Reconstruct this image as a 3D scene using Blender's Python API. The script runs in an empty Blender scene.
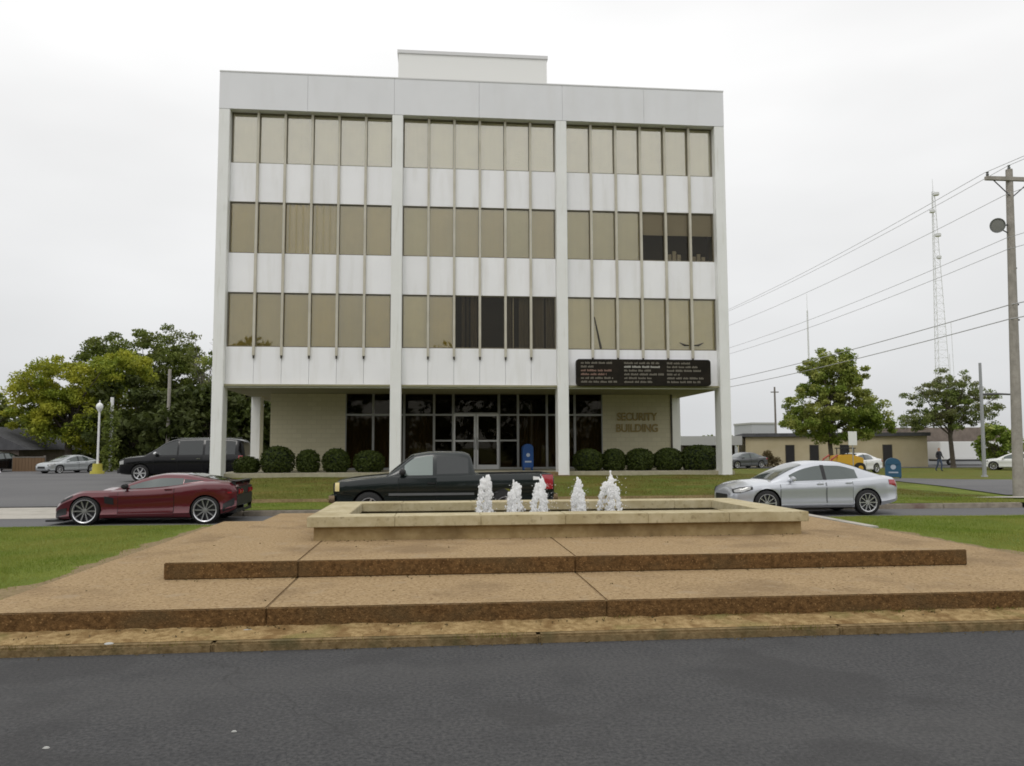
import bpy, bmesh, math, random
import numpy as np
from mathutils import Vector, Matrix

# ------------------------------------------------------------------ camera, sky, sun, exposure
SC = bpy.context.scene
COL = SC.collection
EYE = 1.85
YAW, PITCH, ROLL = math.radians(5.588), math.radians(4.608), math.radians(-0.1968)
f_ = Vector((math.sin(YAW)*math.cos(PITCH), math.cos(YAW)*math.cos(PITCH), math.sin(PITCH)))
r_ = Vector((math.cos(YAW), -math.sin(YAW), 0)); u_ = r_.cross(f_)
r2 = r_*math.cos(ROLL)+u_*math.sin(ROLL); u2 = -r_*math.sin(ROLL)+u_*math.cos(ROLL)
cam = bpy.data.cameras.new('camera'); camo = bpy.data.objects.new('camera', cam); COL.objects.link(camo)
cam.sensor_width = 36; cam.lens = 800/1024*36; cam.clip_end = 6000; cam.clip_start = 0.05
camo.matrix_world = Matrix(((r2.x,u2.x,-f_.x,0),(r2.y,u2.y,-f_.y,0),(r2.z,u2.z,-f_.z,EYE),(0,0,0,1)))
SC.camera = camo

SUN_EL, SUN_AZ = math.radians(58), math.radians(205)      # azimuth measured from +Y towards +X
W = bpy.data.worlds.new('World'); SC.world = W; W.use_nodes = True
nt = W.node_tree; N = nt.nodes; L = nt.links
bg = N['Background']; bg.inputs['Strength'].default_value = 0.12
sky = N.new('ShaderNodeTexSky'); sky.sky_type = 'NISHITA'; sky.sun_disc = False
sky.sun_elevation = SUN_EL; sky.sun_rotation = SUN_AZ; sky.dust_density = 5; sky.air_density = 1.5
hs = N.new('ShaderNodeHueSaturation'); hs.inputs['Saturation'].default_value = 0.05
L.new(sky.outputs[0], hs.inputs['Color'])
tc = N.new('ShaderNodeTexCoord'); sep = N.new('ShaderNodeSeparateXYZ'); L.new(tc.outputs['Generated'], sep.inputs[0])
rmp = N.new('ShaderNodeValToRGB'); L.new(sep.outputs['Z'], rmp.inputs[0])
e = rmp.color_ramp.elements
e[0].position = 0.0; e[0].color = (0.66,0.67,0.68,1)
e[1].position = 1.0; e[1].color = (1.0,1.0,1.0,1)
for p, c in ((0.10,(0.70,0.71,0.72)),(0.24,(0.83,0.835,0.84)),(0.42,(0.95,0.95,0.95))):
    k = rmp.color_ramp.elements.new(p); k.color = (*c,1)
mp = N.new('ShaderNodeMapping'); mp.inputs['Scale'].default_value = (1.2,1.2,3.4); L.new(tc.outputs['Generated'], mp.inputs['Vector'])
nz = N.new('ShaderNodeTexNoise'); nz.inputs['Scale'].default_value = 1.7; nz.inputs['Detail'].default_value = 4; nz.inputs['Roughness'].default_value = 0.45
L.new(mp.outputs[0], nz.inputs['Vector'])
mr = N.new('ShaderNodeMapRange'); mr.inputs['From Min'].default_value = 0.3; mr.inputs['From Max'].default_value = 0.7
mr.inputs['To Min'].default_value = 8.5; mr.inputs['To Max'].default_value = 10.2; L.new(nz.outputs['Fac'], mr.inputs['Value'])
mul = N.new('ShaderNodeVectorMath'); mul.operation = 'SCALE'; L.new(rmp.outputs[0], mul.inputs[0]); L.new(mr.outputs[0], mul.inputs['Scale'])
mx = N.new('ShaderNodeMix'); mx.data_type = 'RGBA'; mx.inputs['Factor'].default_value = 0.88
L.new(hs.outputs[0], mx.inputs['A']); L.new(mul.outputs[0], mx.inputs['B']); L.new(mx.outputs['Result'], bg.inputs['Color'])

sl = bpy.data.lights.new('sun', 'SUN'); sl.energy = 0.75; sl.angle = math.radians(22); sl.color = (1,0.97,0.92)
so = bpy.data.objects.new('sun', sl); COL.objects.link(so)
sd = Vector((math.sin(SUN_AZ)*math.cos(SUN_EL), math.cos(SUN_AZ)*math.cos(SUN_EL), math.sin(SUN_EL)))
so.rotation_euler = (-sd).to_track_quat('-Z','Y').to_euler()
vs = SC.view_settings; vs.view_transform = 'Standard'; vs.look = 'None'; vs.gamma = 1; vs.use_curve_mapping = False
vs.exposure = 0.0
SC.cycles.use_denoising = True
SC.cycles.max_bounces = 8; SC.cycles.diffuse_bounces = 6; SC.cycles.transmission_bounces = 8; SC.cycles.transparent_max_bounces = 10
SC.cycles.pixel_filter_type = 'BLACKMAN_HARRIS'; SC.cycles.filter_width = 1.75

rnd = random.Random(7); rng = np.random.default_rng(7)

# ------------------------------------------------------------------ materials
MATS = {}
def pmat(name, col, rough=0.7, metal=0.0, spec=0.5, noise=None, bump=None, col2=None, coat=0, extra=None):
    """noise=(scale, detail): blends col to col2; bump=(scale, strength, distance)"""
    m = bpy.data.materials.new(name); m.use_nodes = True; MATS[name] = m
    n = m.node_tree.nodes; l = m.node_tree.links; b = n['Principled BSDF']
    b.inputs['Base Color'].default_value = (*col,1); b.inputs['Roughness'].default_value = rough
    b.inputs['Metallic'].default_value = metal; b.inputs['Specular IOR Level'].default_value = spec
    if coat: b.inputs['Coat Weight'].default_value = coat; b.inputs['Coat Roughness'].default_value = 0.06
    t = n.new('ShaderNodeTexCoord'); src = t.outputs['Object']
    m['src'] = 0
    cur = None
    if noise:
        x = n.new('ShaderNodeTexNoise'); x.inputs['Scale'].default_value = noise[0]; x.inputs['Detail'].default_value = noise[1]
        x.inputs['Roughness'].default_value = 0.65; l.new(src, x.inputs['Vector'])
        rp = n.new('ShaderNodeValToRGB'); l.new(x.outputs['Fac'], rp.inputs[0])
        lo, hi = (noise[2], noise[3]) if len(noise) > 3 else (0.35, 0.65)
        rp.color_ramp.elements[0].position = lo; rp.color_ramp.elements[1].position = hi
        rp.color_ramp.elements[0].color = (*col,1); rp.color_ramp.elements[1].color = (*(col2 or col),1)
        cur = rp.outputs[0]; l.new(cur, b.inputs['Base Color'])
    if bump:
        x = n.new('ShaderNodeTexNoise'); x.inputs['Scale'].default_value = bump[0]; x.inputs['Detail'].default_value = 5; l.new(src, x.inputs['Vector'])
        bp = n.new('ShaderNodeBump'); bp.inputs['Strength'].default_value = bump[1]; bp.inputs['Distance'].default_value = bump[2]
        l.new(x.outputs['Fac'], bp.inputs['Height']); l.new(bp.outputs[0], b.inputs['Normal'])
    if extra: extra(m, n, l, b, src, cur)
    return m

def over(scale, detail, lo, hi, col, amt=1.0, kind='noise', stretch=None):
    """returns an 'extra' layering a second colour over the base by a noise mask"""
    def fn(m, n, l, b, src, cur):
        v = src
        if stretch:
            mpn = n.new('ShaderNodeMapping'); mpn.inputs['Scale'].default_value = stretch; l.new(src, mpn.inputs['Vector']); v = mpn.outputs[0]
        if kind == 'noise':
            x = n.new('ShaderNodeTexNoise'); x.inputs['Detail'].default_value = detail; o = x.outputs['Fac']
        else:
            x = n.new('ShaderNodeTexVoronoi'); o = x.outputs['Distance']
        x.inputs['Scale'].default_value = scale; l.new(v, x.inputs['Vector'])
        mrn = n.new('ShaderNodeMapRange'); mrn.inputs['From Min'].default_value = lo; mrn.inputs['From Max'].default_value = hi
        mrn.inputs['To Max'].default_value = amt if kind=='noise' else 0.0; mrn.inputs['To Min'].default_value = 0.0 if kind=='noise' else amt; l.new(o, mrn.inputs['Value'])
        k = n.new('ShaderNodeMix'); k.data_type = 'RGBA'; l.new(mrn.outputs[0], k.inputs['Factor'])
        base = b.inputs['Base Color']
        if base.is_linked: l.new(base.links[0].from_socket, k.inputs['A'])
        else: k.inputs['A'].default_value = base.default_value
        k.inputs['B'].default_value = (*col,1); l.new(k.outputs['Result'], base)
    return fn
def multi(*fs):
    def fn(*a):
        for q in fs: q(*a)
    return fn

def tone_var(m, n, l, b, src, cur):
    oi = n.new('ShaderNodeObjectInfo'); q = n.new('ShaderNodeMapRange'); q.inputs['To Min'].default_value = 0.96; q.inputs['To Max'].default_value = 1.02; l.new(oi.outputs['Random'], q.inputs['Value'])
    k = n.new('ShaderNodeVectorMath'); k.operation = 'SCALE'; l.new(b.inputs['Base Color'].links[0].from_socket, k.inputs[0]); l.new(q.outputs[0], k.inputs['Scale']); l.new(k.outputs[0], b.inputs['Base Color'])
def cracks(scale, width, col, amt):
    def fn(m, n, l, b, src, cur):
        x = n.new('ShaderNodeTexNoise'); x.inputs['Scale'].default_value = 1.7; x.inputs['Detail'].default_value = 5; l.new(src, x.inputs['Vector'])
        mixv = n.new('ShaderNodeVectorMath'); mixv.operation = 'MULTIPLY_ADD'; l.new(x.outputs['Color'], mixv.inputs[0]); mixv.inputs[1].default_value = (0.9,0.9,0); l.new(src, mixv.inputs[2])
        v = n.new('ShaderNodeTexVoronoi'); v.feature = 'DISTANCE_TO_EDGE'; v.inputs['Scale'].default_value = scale; l.new(mixv.outputs[0], v.inputs['Vector'])
        q = n.new('ShaderNodeMapRange'); q.inputs['From Max'].default_value = width; q.inputs['To Min'].default_value = amt; q.inputs['To Max'].default_value = 0; l.new(v.outputs['Distance'], q.inputs['Value'])
        k = n.new('ShaderNodeMix'); k.data_type = 'RGBA'; l.new(q.outputs[0], k.inputs['Factor']); l.new(b.inputs['Base Color'].links[0].from_socket, k.inputs['A']); k.inputs['B'].default_value = (*col,1); l.new(k.outputs['Result'], b.inputs['Base Color'])
    return fn
def glass_mat(name, tint, gloss=0.3, gcol=(0.9,0.92,0.9), rough=0.02):
    """thin pane: tinted see-through plus mirror reflection that grows at grazing angles"""
    m = bpy.data.materials.new(name); m.use_nodes = True; MATS[name] = m
    n = m.node_tree.nodes; l = m.node_tree.links; n.remove(n['Principled BSDF']); out = n['Material Output']
    tr = n.new('ShaderNodeBsdfTransparent'); tr.inputs[0].default_value = (*tint,1)
    g = n.new('ShaderNodeBsdfGlossy'); g.inputs['Color'].default_value = (*gcol,1); g.inputs['Roughness'].default_value = rough
    fr = n.new('ShaderNodeLayerWeight'); fr.inputs['Blend'].default_value = 0.25
    mrn = n.new('ShaderNodeMapRange'); mrn.inputs['From Min'].default_value = 0.02; mrn.inputs['To Min'].default_value = gloss; mrn.inputs['To Max'].default_value = 1; l.new(fr.outputs['Fresnel'], mrn.inputs['Value'])
    k = n.new('ShaderNodeMixShader'); l.new(mrn.outputs[0], k.inputs[0]); l.new(tr.outputs[0], k.inputs[1]); l.new(g.outputs[0], k.inputs[2]); l.new(k.outputs[0], out.inputs[0])
    return m

def leaf_mat(name, c1, c2, c3):
    m = bpy.data.materials.new(name); m.use_nodes = True; MATS[name] = m
    n = m.node_tree.nodes; l = m.node_tree.links; b = n['Principled BSDF']; out = n['Material Output']
    b.inputs['Roughness'].default_value = 0.6; b.inputs['Specular IOR Level'].default_value = 0.25
    geo = n.new('ShaderNodeNewGeometry'); rp = n.new('ShaderNodeValToRGB'); l.new(geo.outputs['Random Per Island'], rp.inputs[0])
    rp.color_ramp.elements[0].color = (*c1,1); rp.color_ramp.elements[1].color = (*c2,1)
    t = n.new('ShaderNodeTexCoord'); x = n.new('ShaderNodeTexNoise'); x.inputs['Scale'].default_value = 0.45; x.inputs['Detail'].default_value = 2
    l.new(t.outputs['Object'], x.inputs['Vector'])
    mrn = n.new('ShaderNodeMapRange'); mrn.inputs['From Min'].default_value = 0.42; mrn.inputs['From Max'].default_value = 0.62; l.new(x.outputs['Fac'], mrn.inputs['Value'])
    k = n.new('ShaderNodeMix'); k.data_type = 'RGBA'; l.new(mrn.outputs[0], k.inputs['Factor']); l.new(rp.outputs[0], k.inputs['A']); k.inputs['B'].default_value = (*c3,1)
    l.new(k.outputs['Result'], b.inputs['Base Color'])
    tl = n.new('ShaderNodeBsdfTranslucent'); l.new(k.outputs['Result'], tl.inputs[0])
    ms = n.new('ShaderNodeMixShader'); ms.inputs[0].default_value = 0.3; l.new(b.outputs[0], ms.inputs[1]); l.new(tl.outputs[0], ms.inputs[2]); l.new(ms.outputs[0], out.inputs[0])
    return m

M = MATS
pmat('asphalt', (0.040,0.040,0.042), 0.9, spec=0.15, noise=(32,6), col2=(0.088,0.087,0.086), bump=(220,0.2,0.004),
     extra=multi(over(0.35,4,0.45,0.75,(0.092,0.090,0.087),0.6,stretch=(0.25,1.6,1)), over(2.2,5,0.5,0.75,(0.045,0.045,0.046),0.5), over(0.5,3,0.56,0.6,(0.048,0.047,0.047),0.45), cracks(0.16,0.0035,(0.03,0.029,0.028),0.35), over(70,2,0.04,0.22,(0.20,0.19,0.18),0.55,'vor')))
pmat('asphalt_light', (0.095,0.094,0.097), 0.9, spec=0.2, noise=(30,6), col2=(0.15,0.148,0.15), bump=(150,0.3,0.006),
     extra=over(0.25,4,0.42,0.7,(0.17,0.168,0.165),0.6,stretch=(0.4,1.4,1)))
pmat('concrete', (0.36,0.335,0.29), 0.85, noise=(6,6), col2=(0.44,0.41,0.36), bump=(80,0.3,0.004), extra=over(1.2,5,0.5,0.75,(0.24,0.22,0.18),0.7))
pmat('kerb_concrete', (0.15,0.10,0.045), 0.95, spec=0.15, noise=(14,6), col2=(0.27,0.195,0.10), bump=(60,0.8,0.012), extra=over(2.6,5,0.5,0.66,(0.10,0.085,0.04),0.85))
pmat('far_kerb_concrete', (0.22,0.19,0.15), 0.9, noise=(5,6), col2=(0.33,0.29,0.23), bump=(60,0.6,0.01), extra=over(0.8,4,0.56,0.66,(0.16,0.085,0.07),0.7))
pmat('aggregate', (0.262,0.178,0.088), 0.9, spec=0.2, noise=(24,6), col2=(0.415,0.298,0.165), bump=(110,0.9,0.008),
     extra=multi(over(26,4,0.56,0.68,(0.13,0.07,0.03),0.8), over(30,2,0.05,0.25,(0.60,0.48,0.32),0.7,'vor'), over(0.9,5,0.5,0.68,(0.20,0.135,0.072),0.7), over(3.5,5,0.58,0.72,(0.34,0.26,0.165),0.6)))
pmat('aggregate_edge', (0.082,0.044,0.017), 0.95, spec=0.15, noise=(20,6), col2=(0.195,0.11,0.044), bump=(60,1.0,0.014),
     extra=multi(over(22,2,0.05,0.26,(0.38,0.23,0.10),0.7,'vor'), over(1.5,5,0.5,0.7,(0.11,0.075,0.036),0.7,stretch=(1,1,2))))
pmat('joint_dark', (0.06,0.045,0.03), 1)
pmat('coping_stone', (0.40,0.335,0.19), 0.85, noise=(5,6), col2=(0.50,0.435,0.28), bump=(50,0.35,0.006),
     extra=multi(over(1.1,5,0.52,0.76,(0.27,0.205,0.095),0.8), over(14,4,0.58,0.72,(0.20,0.15,0.075),0.6)))
pmat('basin_stone', (0.30,0.215,0.095), 0.9, noise=(7,6), col2=(0.40,0.30,0.15), bump=(50,0.4,0.006), extra=over(1.6,5,0.5,0.72,(0.17,0.11,0.045),0.8))
pmat('water', (0.05,0.045,0.025), 0.08, spec=0.6, bump=(9,0.25,0.03))
pmat('grass', (0.12,0.165,0.024), 0.95, noise=(1.2,6), col2=(0.19,0.225,0.038), bump=(70,1.0,0.03), spec=0.15,
     extra=multi(over(0.5,4,0.55,0.72,(0.29,0.27,0.07),0.55), over(60,3,0.52,0.7,(0.06,0.10,0.015),0.6)))
pmat('bank_grass', (0.145,0.13,0.026), 0.95, noise=(0.55,6), col2=(0.11,0.155,0.025), bump=(26,1.0,0.06), spec=0.15,
     extra=multi(over(0.9,5,0.52,0.68,(0.23,0.17,0.05),0.75,stretch=(0.5,1.3,1)), over(24,3,0.5,0.68,(0.07,0.085,0.015),0.6)))
pmat('field', (0.12,0.14,0.04), 0.95, noise=(0.2,5), col2=(0.17,0.16,0.06), spec=0.1)
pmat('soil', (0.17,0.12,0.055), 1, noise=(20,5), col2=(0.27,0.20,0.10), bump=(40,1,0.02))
pmat('debris_strip', (0.22,0.145,0.062), 0.95, spec=0.1, noise=(13,6), col2=(0.40,0.285,0.14), bump=(40,1.0,0.02),
     extra=multi(over(5,5,0.50,0.64,(0.17,0.10,0.04),0.8), over(1.3,4,0.55,0.7,(0.15,0.16,0.05),0.7)))
pmat('blade', (0.14,0.23,0.025), 0.8, spec=0.2, extra=None)
pmat('white_panel', (0.86,0.86,0.88), 0.55, noise=(0.4,4), col2=(0.90,0.90,0.92), spec=0.3,
     extra=multi(over(1.3,5,0.5,0.82,(0.62,0.605,0.56),0.42,stretch=(2.2,2.2,0.3)),tone_var))
pmat('fascia_panel', (0.74,0.745,0.77), 0.5, noise=(0.5,3), col2=(0.77,0.775,0.80), spec=0.3, extra=over(1.2,5,0.5,0.8,(0.62,0.615,0.60),0.3,stretch=(1.2,1.2,0.3)))
pmat('column_paint', (0.77,0.775,0.755), 0.6, noise=(0.7,4), col2=(0.82,0.825,0.81), spec=0.3, extra=over(1.6,5,0.58,0.8,(0.52,0.50,0.42),0.5,stretch=(4,4,0.4)))
pmat('coping_metal', (0.66,0.66,0.66), 0.5)
pmat('slab_concrete', (0.30,0.275,0.19), 0.9, noise=(5,5), col2=(0.38,0.35,0.25))
pmat('penthouse_paint', (0.80,0.80,0.78), 0.6)
pmat('fin_paint', (0.47,0.44,0.36), 0.6, noise=(1.2,4), col2=(0.56,0.53,0.45), extra=over(1.6,4,0.5,0.75,(0.42,0.38,0.28),0.5,stretch=(1,1,0.4)))
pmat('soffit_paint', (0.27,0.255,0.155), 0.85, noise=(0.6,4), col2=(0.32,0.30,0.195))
pmat('bronze_frame', (0.05,0.043,0.03), 0.4)
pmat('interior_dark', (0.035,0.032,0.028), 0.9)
pmat('roof_gravel', (0.35,0.34,0.32), 0.95, noise=(30,4), col2=(0.45,0.44,0.42))
pmat('curtain_dark', (0.15,0.12,0.075), 0.9, noise=(0.8,3), col2=(0.22,0.18,0.115))
pmat('drape_grey', (0.20,0.18,0.145), 0.9)
pmat('aluminium', (0.33,0.33,0.32), 0.4, 0.5)
pmat('aluminium_bright', (0.60,0.60,0.60), 0.4, 0.4)
def brick_extra(m, n, l, b, src, cur):
    br = n.new('ShaderNodeTexBrick'); br.inputs['Scale'].default_value = 1
    br.inputs['Brick Width'].default_value = 0.42; br.inputs['Row Height'].default_value = 0.2; br.inputs['Mortar Size'].default_value = 0.012
    br.inputs['Color1'].default_value = (0.62,0.575,0.41,1); br.inputs['Color2'].default_value = (0.58,0.535,0.375,1); br.inputs['Mortar'].default_value = (0.53,0.49,0.34,1)
    mpn = n.new('ShaderNodeMapping'); mpn.inputs['Rotation'].default_value = (math.radians(90),0,0); l.new(src, mpn.inputs['Vector']); l.new(mpn.outputs[0], br.inputs['Vector'])
    l.new(br.outputs['Color'], b.inputs['Base Color'])
pmat('beige_brick', (0.58,0.53,0.38), 0.85, bump=(60,0.2,0.004), extra=brick_extra)
glass_mat('bronze_glass', (0.92,0.89,0.78), 0.125, (0.95,0.93,0.86))
glass_mat('dark_glass', (0.62,0.58,0.50), 0.022, (0.80,0.76,0.66))
glass_mat('clear_glass', (0.80,0.77,0.70), 0.02, (0.9,0.88,0.82))
glass_mat('top_glass', (0.97,0.96,0.90), 0.25, (0.95,0.93,0.88))  # top row's copy of the window glass, clearer and more mirrored for sky brightness
CURT = {}
for k, c in dict(pale=(0.80,0.76,0.58), pale2=(0.75,0.71,0.545), tan=(0.58,0.50,0.215), tan2=(0.54,0.475,0.24), ochre=(0.60,0.50,0.165), grey=(0.58,0.56,0.37), mid=(0.74,0.70,0.47)).items():
    CURT[k] = pmat('curtain_'+k, c, 0.9, noise=(1.3,5,0.36,0.66), col2=tuple(v*0.88 for v in c), extra=multi(over(0.45,3,0.45,0.75,tuple(min(.9,v*1.15) for v in c),0.6), over(0.9,4,0.55,0.75,tuple(v*q for v,q in zip(c,(.78,.76,.68))),0.35)))
pmat('window_frame_tan', (0.17,0.15,0.105), 0.5)
pmat('blind_grey', (0.72,0.70,0.64), 0.8)
pmat('sign_black', (0.012,0.010,0.007), 0.6, spec=0.12, noise=(2,3), col2=(0.02,0.016,0.011))
pmat('sign_ink', (0.15,0.135,0.105), 0.6)
pmat('sign_ink_bright', (0.36,0.35,0.31), 0.6)
pmat('sign_ink_red', (0.20,0.12,0.09), 0.6)
pmat('bronze_letter', (0.34,0.255,0.095), 0.5, 0)
pmat('mail_blue', (0.015,0.07,0.24), 0.45, spec=0.4)
pmat('mail_teal', (0.03,0.10,0.17), 0.45, spec=0.4)
pmat('mail_white', (0.42,0.48,0.56), 0.5)
pmat('bark', (0.075,0.06,0.045), 0.95, noise=(6,5), col2=(0.12,0.10,0.08), bump=(12,1,0.03))
pmat('bark_grey', (0.15,0.135,0.12), 0.95, noise=(6,5), col2=(0.2,0.18,0.16))
pmat('pole_wood', (0.27,0.25,0.22), 0.9, noise=(4,5), col2=(0.38,0.35,0.31), extra=over(8,4,0.55,0.75,(0.20,0.18,0.155),0.4,stretch=(3,3,0.25)))
pmat('pole_metal', (0.35,0.36,0.37), 0.5, 0.3)
pmat('steel_dark', (0.10,0.10,0.105), 0.5, 0.3)
pmat('wire_pale', (0.44,0.44,0.45), 0.7)  # overhead wires in pale grey, their fading put into the colour
pmat('lamp_grey', (0.14,0.145,0.14), 0.5)
pmat('lamp_lens', (0.25,0.25,0.24), 0.25)
pmat('globe_white', (0.80,0.82,0.80), 0.3)
pmat('paint_yellow', (0.45,0.40,0.06), 0.7)
pmat('machine_yellow', (0.62,0.36,0.03), 0.5)
pmat('machine_red', (0.35,0.05,0.03), 0.5)
pmat('white_paint', (0.78,0.78,0.77), 0.5)
pmat('hazed_steel', (0.68,0.69,0.70), 0.7)  # tower and mast steel, paled so the colour itself carries the distance haze
pmat('far_grey_wall', (0.42,0.43,0.45), 0.9)
pmat('tan_wall', (0.44,0.37,0.23), 0.9, noise=(0.6,4), col2=(0.50,0.43,0.28))
pmat('roof_brown', (0.16,0.13,0.11), 0.9, noise=(2,4), col2=(0.22,0.18,0.15))
pmat('roof_grey', (0.07,0.07,0.075), 0.9, spec=0.2, noise=(2,4), col2=(0.10,0.10,0.105))
pmat('roof_pale', (0.40,0.40,0.38), 0.8)
pmat('brown_board', (0.16,0.10,0.055), 0.9)
pmat('window_dark', (0.03,0.028,0.03), 0.25)
pmat('cloth_dark', (0.025,0.026,0.035), 0.9); pmat('cloth_jeans', (0.06,0.08,0.13), 0.9); pmat('skin', (0.42,0.26,0.19), 0.6); pmat('hair_dark', (0.03,0.02,0.015), 0.7)
# vehicles
pmat('paint_maroon', (0.10,0.004,0.010), 0.28, 0.3, 0.5, coat=1)
pmat('paint_silver', (0.56,0.58,0.62), 0.28, 0.55, 0.5, coat=0.9)
pmat('paint_green_black', (0.007,0.012,0.0115), 0.2, 0, 0.3, coat=0.55)
pmat('paint_black', (0.004,0.004,0.005), 0.2, 0, 0.25, coat=0.35)
pmat('paint_grey_silver', (0.42,0.44,0.45), 0.35, 0.5, coat=0.6)
pmat('paint_shaded_grey', (0.09,0.095,0.10), 0.35, 0.2, coat=0.5)  # carport car: shade of the roof put into the paint colour
pmat('paint_white', (0.75,0.75,0.74), 0.35, 0, coat=0.6)
pmat('car_glass', (0.018,0.022,0.022), 0.05, 0, 0.6, coat=0.4)
pmat('car_glass_pale', (0.21,0.25,0.235), 0.1, 0.1, 0.6, coat=0.5)  # pickup door window: sky reflection lightened into the glass colour
pmat('car_glass_grey', (0.065,0.082,0.078), 0.06, 0.1, 0.7, coat=0.6)
pmat('plastic_black', (0.012,0.012,0.013), 0.55)
pmat('rubber', (0.014,0.014,0.014), 0.8)
pmat('alloy', (0.72,0.72,0.73), 0.25, 0.8)
pmat('alloy_dark', (0.05,0.05,0.055), 0.35, 0.5)
pmat('moulding_grey', (0.13,0.135,0.135), 0.4)
pmat('alloy_mid', (0.42,0.42,0.43), 0.3, 0.8)
pmat('chrome', (0.7,0.7,0.7), 0.12, 1)
pmat('lamp_clear', (0.38,0.38,0.37), 0.15, 0.2, coat=0.8)
pmat('lamp_amber', (0.75,0.62,0.30), 0.25)
pmat('lamp_red', (0.34,0.012,0.022), 0.2, coat=1)
pmat('seam', (0.006,0.006,0.006), 0.8)
leaf_mat('leaf_yellow', (0.13,0.175,0.018), (0.28,0.33,0.034), (0.42,0.42,0.045))
leaf_mat('leaf_green', (0.09,0.125,0.022), (0.20,0.24,0.045), (0.15,0.17,0.04))
leaf_mat('leaf_deep', (0.038,0.053,0.012), (0.09,0.115,0.022), (0.065,0.078,0.019))
leaf_mat('leaf_maple', (0.11,0.165,0.02), (0.24,0.31,0.05), (0.36,0.38,0.10))
leaf_mat('leaf_sparse', (0.10,0.14,0.03), (0.22,0.28,0.06), (0.18,0.19,0.07))
leaf_mat('leaf_box', (0.026,0.042,0.007), (0.075,0.10,0.016), (0.055,0.075,0.012))
leaf_mat('leaf_brown', (0.10,0.075,0.03), (0.16,0.12,0.05), (0.13,0.10,0.05))
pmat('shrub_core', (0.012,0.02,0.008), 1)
leaf_mat('blade_olive', (0.11,0.125,0.02), (0.19,0.20,0.04), (0.17,0.13,0.035))
leaf_mat('blade', (0.11,0.175,0.018), (0.22,0.275,0.04), (0.27,0.28,0.06))
def foam_mat():
    m = bpy.data.materials.new('foam_water'); m.use_nodes = True; MATS['foam_water'] = m
    n = m.node_tree.nodes; l = m.node_tree.links; b = n['Principled BSDF']; out = n['Material Output']
    b.inputs['Base Color'].default_value = (0.98,0.98,0.98,1); b.inputs['Roughness'].default_value = 0.25
    t = n.new('ShaderNodeBsdfTranslucent'); t.inputs[0].default_value = (0.99,0.99,0.99,1)
    tr = n.new('ShaderNodeBsdfTransparent')
    a = n.new('ShaderNodeMixShader'); a.inputs[0].default_value = 0.6; l.new(b.outputs[0], a.inputs[1]); l.new(t.outputs[0], a.inputs[2])
    k = n.new('ShaderNodeMixShader'); k.inputs[0].default_value = 0.08; l.new(a.outputs[0], k.inputs[1]); l.new(tr.outputs[0], k.inputs[2]); l.new(k.outputs[0], out.inputs[0])
foam_mat()

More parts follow.
